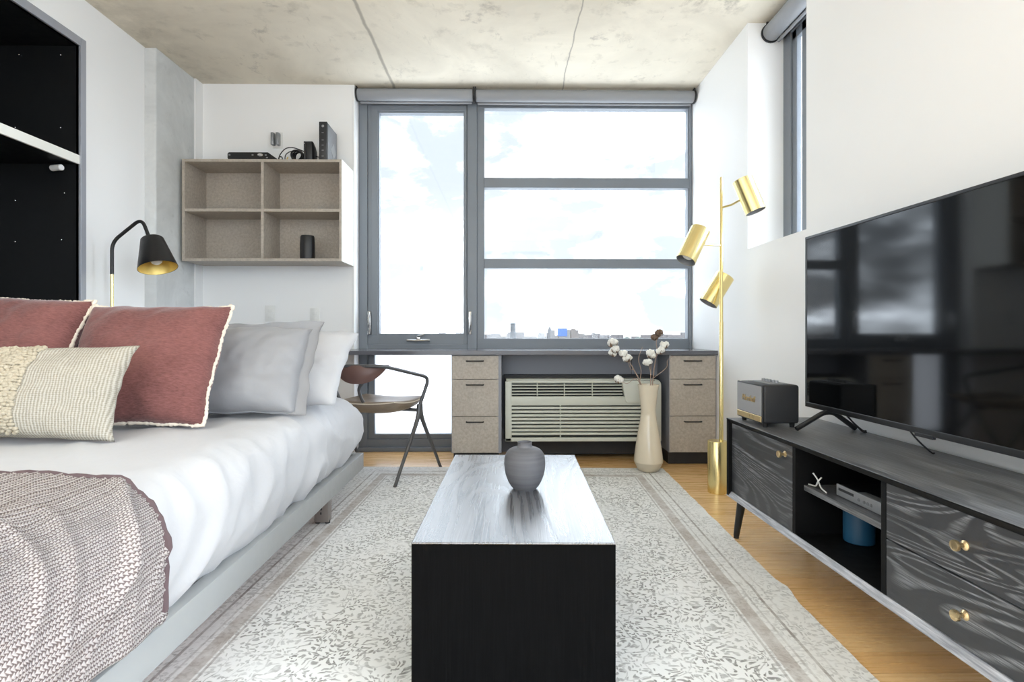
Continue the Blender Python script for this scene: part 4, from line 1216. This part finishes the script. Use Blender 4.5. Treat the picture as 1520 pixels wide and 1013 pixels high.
obj('side_panel', B(0.001, SD, -SL, -SL + .018, z0 + .004, z1 - .005), M_standdark, th)
D1, D2 = -.508, -.965                           # bay edges
for y in (D1, D2): obj('partition', B(ff, SD - .01, y - (.018 if y == D1 else 0), y + (0 if y == D1 else .018), z0 + .02, z1 - .02), M_standdark, th)
obj('back_panel', B(SD - .010, SD - .002, -SL + .018, -.018, z0 + .02, z1 - .02), M_standdark, th)
obj('bay_floor', B(ff, SD - .012, D2 + .018, D1 - .018, z0 + .020, z0 + .022), M_standdark, th)
shz = .352
obj('shelf', B(ff + .03, SD - .012, D2 + .018, D1 - .018, shz, shz + .018, .001), M_standtop, th)
def knob(parent, y, z):
    bm = lathe([(0, 0), (.011, 0), (.011, .002), (.0052, .006), (.0052, .015), (.0115, .019), (.0125, .023), (.0115, .027), (0, .0285)], 24, M=along((ff, y, z), (0, y, z)))
    obj('knob', bm, M_gold, parent, True)
d = obj('door', B(ff, ff + .018, D1 + .002, -.020, z0 + .022, z1 - .022, .001), M_standY, th); knob(d, D1 + .048, .462)
for a, b_, kz in ((.354, z1 - .022, .428), (z0 + .022, .350, .274)):
    d = obj('drawer', B(ff, ff + .018, -SL + .020, D2 - .002, a, b_, .001), M_standY, th); knob(d, -1.212, kz)
for y, dy in ((-.055, .03), (-SL + .055, -.03)):
    for x, dx in ((.045, -.012), (SD - .045, .012)):
        lg = obj('leg', tube([(x, y, z0), (x + dx, y + dy, .012)], lambda s: .019 - .007 * s, 14), M_black, th, True)
        obj('foot', lathe([(0, 0), (.011, 0), (.011, .014)], 14, M=Matrix.Translation((x + dx, y + dy, 0))), M_darkplastic, lg, True)
RS = Matrix.Rotation(ST, 4, 'Z')
def on_stand(x, y, z): 
    p = RS @ V((x, y, 0)); return (tv_stand.location.x + p.x, tv_stand.location.y + p.y, z)

# speaker
th = thing('bluetooth_speaker', 'small black amplifier-style speaker on the far end of the television stand', 'speaker', on_stand(.03, -.04, z1), ST)
sw, sdp, sh_ = .222, .150, .168
fz = .016
obj('body', B(.006, sdp, -sw, 0, fz, sh_, .010, 3), M_tolex, th, True)
obj('front_frame', B(0, .008, -sw, 0, fz, sh_, .003), M_tolex, th, True)
obj('grille', B(-.002, .004, -sw + .005, -.005, fz + .030, sh_ - .006, .001), M_grille, th, label='grey woven grille')
obj('gold_trim', B(-.0025, .004, -sw + .005, -.005, fz + .005, fz + .028, .001), M_gold, th, label='gold lower trim')
obj('top_panel', B(.05, .125, -sw + .035, -.035, sh_ - .001, sh_ + .003, .001), M_grey, th)
for k in range(5):
    obj('knob', lathe([(0, 0), (.0075, 0), (.007, .011), (0, .012)], 16, M=Matrix.Translation((.088, -.055 - k * .027, sh_ + .002))), M_silver, th, True)
for x in (.022, .13):
    for y in (-.02, -sw + .02): obj('foot', lathe([(0, 0), (.009, 0), (.011, fz + .002)], 16, M=Matrix.Translation((x, y, 0))), M_black, th, True)
R_ = Matrix(((0, 0, -1, -.0035), (-1, 0, 0, -sw / 2), (0, 1, 0, fz + .088), (0, 0, 0, 1)))
text_mesh('Marshall', .034, R_, M_gold, th, 'logo', .0012, .25)

# television
th = thing('television', 'large flat black television on the stand by the right wall', 'television', (1.234, 2.26, z1), math.radians(.9))
TL, TB, TT = 1.235, .071, .767
obj('back_case', B(.006, .045, -TL + .02, -.02, TB + .01, TT - .02, .008), M_darkplastic, th, True)
bm = bmesh.new(); bz = .011
box(bm, 0, .012, -TL, 0, TT - bz, TT, .002); box(bm, 0, .012, -TL, 0, TB, TB + bz + .009, .002)
box(bm, 0, .012, -bz, 0, TB, TT, .002); box(bm, 0, .012, -TL, -TL + bz, TB, TT, .002)
obj('bezel', bm, M_bezel, th)
obj('screen', B(.002, .010, -TL + bz - .001, -bz + .001, TB + bz, TT - bz + .001), M_screen, th)
obj('sensor', B(-.002, .01, -TL / 2 - .05, -TL / 2 + .02, TB - .008, TB + .004, .002), M_darkplastic, th)
for y in (-.150, -TL + .085):
    lg = bmesh.new()
    tube(fillet([(-.125, y - .012, .007), (-.012, y, TB - .004), (.025, y, TB - .002), (.105, y - .012, .007)], .05, 8), lambda s: .0095, 10, lg)
    obj('leg', lg, M_bezel, th, True)
bm = bmesh.new()
tube(cr([(1.25, 2.02, .60), (1.29, 2.03, .56), (1.33, 2.04, .527), (1.345, 2.04, .524)], 6), .003, 8, bm)
tube(cr([(1.255, 2.035, .60), (1.30, 2.05, .56), (1.345, 2.065, .527), (1.36, 2.065, .524)], 6), .003, 8, bm)
tag(obj('power_cable', bm, M_black, smooth=True), 'pair of thin black cables behind the television near its far leg', 'cable')
bm = tube(cr([(1.262, 1.715, .595), (1.285, 1.705, .56), (1.315, 1.69, .526), (1.325, 1.69, .5235)], 6), .0026, 8)
tag(obj('aerial_cable', bm, M_black, smooth=True), 'single thin black cable hanging under the middle of the television', 'cable')

# contents of the open bay
th = thing('disc_player', 'slim silver disc player on the shelf of the television stand', 'electronics', on_stand(.085, -.645, shz + .018), ST)
pl = .225
obj('body', B(.002, .19, -pl, 0, .004, .036, .002), M_black, th)
obj('front_panel', B(0, .006, -pl, 0, .002, .038, .001), M_silver, th, label='silver front panel')
obj('top_strip', B(.006, .03, -pl, -.10, .0355, .038), M_silver, th)
for y in (-.11, -.135, -.150, -.165): obj('button', lathe([(0, 0), (.005, 0), (.004, .003), (0, .003)], 12, M=along((0, y, .018), (-1, y, .018))), M_grey, th, True)
obj('disc_tray', B(-.001, .002, -.085, -.012, .020, .028), M_darkplastic, th)
for y in (-.02, -pl + .02): obj('foot', B(.02, .17, y - .01, y + .01, 0, .005), M_darkplastic, th)
o = obj('canister', lathe([(0, 0), (.044, 0), (.0465, .003), (.0465, .115), (.045, .118), (.0, .119)], 36), M_blue, None, True)
o.location = on_stand(.19, -.600, z0 + .022); tag(o, 'teal blue round canister on the floor of the open bay', 'canister')
bm = bmesh.new(); zz = shz + .0215
tube(cr([(0, .03, .045), (.006, .015, .028), (.004, -.010, .006), (.0, -.045, .0)], 6), .0024, 8, bm)
tube(cr([(0, -.018, .042), (-.004, -.004, .024), (.0, .015, .006), (.0, .055, .0)], 6), .0024, 8, bm)
o = obj('twist_tie', bm, M_white, None, True); o.location = on_stand(ff + .045, -.585, zz); o.rotation_euler = (0, 0, ST)
tag(o, 'crossed white twist tie on the shelf inside the television stand', 'tie')

# ------------------------------------------------------------------ chair
th = thing('desk_chair', 'gunmetal tube desk chair with taupe leather seat behind the bed', 'chair', (-.79, 3.45, 0))
# right side: arm bends down into the node, two splayed legs
nodeR, nodeL = V((-.525, 3.40, .40)), V((-1.02, 3.46, .40))
armR = fillet([(-.80, 3.165, .700), (-.70, 3.17, .700), (-.47, 3.42, .615), nodeR + V((.0, 0, .045)), nodeR], .05, 8)
armL = fillet([(-.80, 3.165, .700), (-.93, 3.17, .700), (-1.10, 3.48, .615), nodeL + V((.0, 0, .045)), nodeL], .05, 8)
obj('armrest', tube(armR, lambda s: .0105 + .004 * max(0, s - .8), 12), M_chairmetal, th, True, True)
obj('armrest', tube(armL, lambda s: .0105 + .004 * max(0, s - .8), 12), M_chairmetal, th, True, True)
for nd, feet in ((nodeR, ((-.632, 3.165, .009), (-.428, 3.668, .0))), (nodeL, ((-1.13, 3.20, .009), (-.955, 3.70, .0)))):
    for f in feet:
        top = nd + V((0, 0, .05)); f = V(f); mid = nd.lerp(f, .12)
        kn = nd.lerp(f, .93) + V((0, 0, -.004))
        obj('leg', tube(cr([top, mid, nd.lerp(f, .75) + V((0, 0, .0)), kn, f], 5), lambda s: .018 - .008 * min(1, s * 2.2), 10), M_chairmetal, th, True, True)
obj('cross_bar', tube([nodeR + V((0, 0, .015)), V((-.78, 3.44, .425)), nodeL + V((0, 0, .015))], .011, 10), M_chairmetal, th, True, True)
obj('back_stay', tube(cr([(-.80, 3.168, .70), (-.81, 3.175, .62), (-.845, 3.20, .56), (-.825, 3.25, .47), (-.80, 3.33, .43)], 6), .009, 10), M_chairmetal, th, True, True)
def seat_pt(u, v, s):
    # u across (-1..1), v from rear (-1) to front (1)
    hw = .225 * (1 - .08 * v * v) * (1 - .06 * max(0, -v))
    x = u * hw; y = v * .215
    k = max(0, 1 - abs(u) ** 3.2) * max(0, 1 - abs(v) ** 3.2)
    dish = .016 * (u * u) - .010 * (1 - v * v) + .010 * max(0, -v) ** 2
    z = .468 + dish + (.020 * k ** .45 if s > 0 else -.058 * k ** .4)
    return x, y, z
ang = math.radians(-14)
def rotc(x, y, z): return V((-.775 + x * math.cos(ang) - y * math.sin(ang), 3.43 + x * math.sin(ang) + y * math.cos(ang), z))
bm = bmesh.new(); n = 30; GG = []
for s in (1, -1):
    GG.append([[bm.verts.new(rotc(*seat_pt(2 * i / n - 1, 2 * j / n - 1, s))) for j in range(n + 1)] for i in range(n + 1)])
for gi, G in enumerate(GG):
    for i in range(n):
        for j in range(n):
            f = (G[i][j], G[i + 1][j], G[i + 1][j + 1], G[i][j + 1]); bm.faces.new(f if gi == 0 else f[::-1])
rimS = [G_.co.copy() for G_ in [GG[0][i][0] for i in range(n + 1)] + [GG[0][n][j] for j in range(1, n + 1)] + [GG[0][i][n] for i in range(n - 1, -1, -1)] + [GG[0][0][j] for j in range(n - 1, 0, -1)]]
bmesh.ops.remove_doubles(bm, verts=bm.verts, dist=1e-5)
st_ = obj('seat', bm, M_leather, th, True, True, angle=180)
bm = tube([p + V((0, 0, -.003)) for p in rimS], .0035, 6, closed=True)
for k in range(0, len(rimS)):
    a, b_ = rimS[k], rimS[(k + 1) % len(rimS)]
bmesh.ops.transform(bm, matrix=Matrix.Translation(-th.location), verts=bm.verts)
obj('piping', bm, M_stitch, st_, True, label='pale stitched seam')
# curved leather back hung from the top tube
bm = bmesh.new(); nu, nv = 26, 10; F = []
for s in (0, .014):
    G = []
    for i in range(nu + 1):
        u = 2 * i / nu - 1; col = []
        for j in range(nv + 1):
            v = j / nv
            drop = .105 * max(0.02, 1 - abs(u) ** 2.6)
            x = -.845 + u * .165; y = 3.155 + .075 * u * u * 1.2 - .012 * math.sin(v * PI) + s
            col.append(bm.verts.new((x, y, .704 - drop * v)))
        G.append(col)
    F.append(G)
for gi, G in enumerate(F):
    for i in range(nu):
        for j in range(nv):
            f = (G[i][j], G[i + 1][j], G[i + 1][j + 1], G[i][j + 1]); bm.faces.new(f if gi else f[::-1])
A, Bq = F
for i in range(nu):
    bm.faces.new((A[i][0], A[i + 1][0], Bq[i + 1][0], Bq[i][0])); bm.faces.new((A[i][nv], A[i + 1][nv], Bq[i + 1][nv], Bq[i][nv]))
for j in range(nv):
    bm.faces.new((A[0][j], A[0][j + 1], Bq[0][j + 1], Bq[0][j])); bm.faces.new((A[nu][j], A[nu][j + 1], Bq[nu][j + 1], Bq[nu][j]))
obj('backrest', bm, M_leatherback, th, True, True, label='brown leather backrest')

# ------------------------------------------------------------------ light
def area(name, loc, rot, sx, sy, power, col=(1, 1, 1), portal=False):
    l = bpy.data.lights.new(name, 'AREA'); l.shape = 'RECTANGLE'; l.size = sx; l.size_y = sy
    l.energy = power; l.color = col
    if portal: l.cycles.is_portal = True
    o = bpy.data.objects.new(name, l); C.objects.link(o); o.location = loc; o.rotation_euler = rot
    return o
area('portal_back', (.15, YW + .10, 1.7), (-PI / 2, 0, 0), 2.55, 1.95, 1, portal=True)
area('portal_right', (1.69, 2.9, 2.03), (0, PI / 2, 0), 1.3, .65, 1, portal=True)
area('portal_side', (1.70, -.475, 1.46), (0, PI / 2, 0), 2.34, 3.5, 1, portal=True)
area('portal_rear', (-.4, YREAR - .12, 1.5), (PI / 2, 0, 0), 2.6, 2.0, 1, portal=True)
# added fill points behind the camera, not lamps of the room
for x, y in ((-1.3, -1.7), (0, -1.7)):
    l = bpy.data.lights.new('fill_point', 'POINT'); l.energy = 10; l.shadow_soft_size = .18; l.color = (.80, .92, 1.0)
    o = bpy.data.objects.new('fill_point', l); C.objects.link(o); o.location = (x, y, 1.6)
# added fill spot behind the camera, aimed up to brighten the ceiling
l = bpy.data.lights.new('ceiling_fill', 'SPOT'); l.energy = 140; l.spot_size = math.radians(130); l.spot_blend = .6; l.shadow_soft_size = .15; l.color = (.80, .92, 1.0)
o = bpy.data.objects.new('ceiling_fill', l); C.objects.link(o); o.location = (-1.0, -1.3, 1.2); o.rotation_euler = (PI, 0, 0)

# ------------------------------------------------------------------ camera
sc = bpy.context.scene
cam = bpy.data.cameras.new('camera'); co = bpy.data.objects.new('camera', cam); C.objects.link(co)
cam.sensor_width = 36; cam.lens = 820 / 1520 * 36
cam.shift_y = -14.5 / 1520
cam.clip_start = .05; cam.clip_end = 9000
co.location = (0, 0, .90); co.rotation_euler = (PI / 2, 0, -math.radians(.7))
sc.camera = co
vs = sc.view_settings
vs.view_transform = 'Standard'; vs.look = 'None'; vs.gamma = 1; vs.use_curve_mapping = False
vs.exposure = 0.80
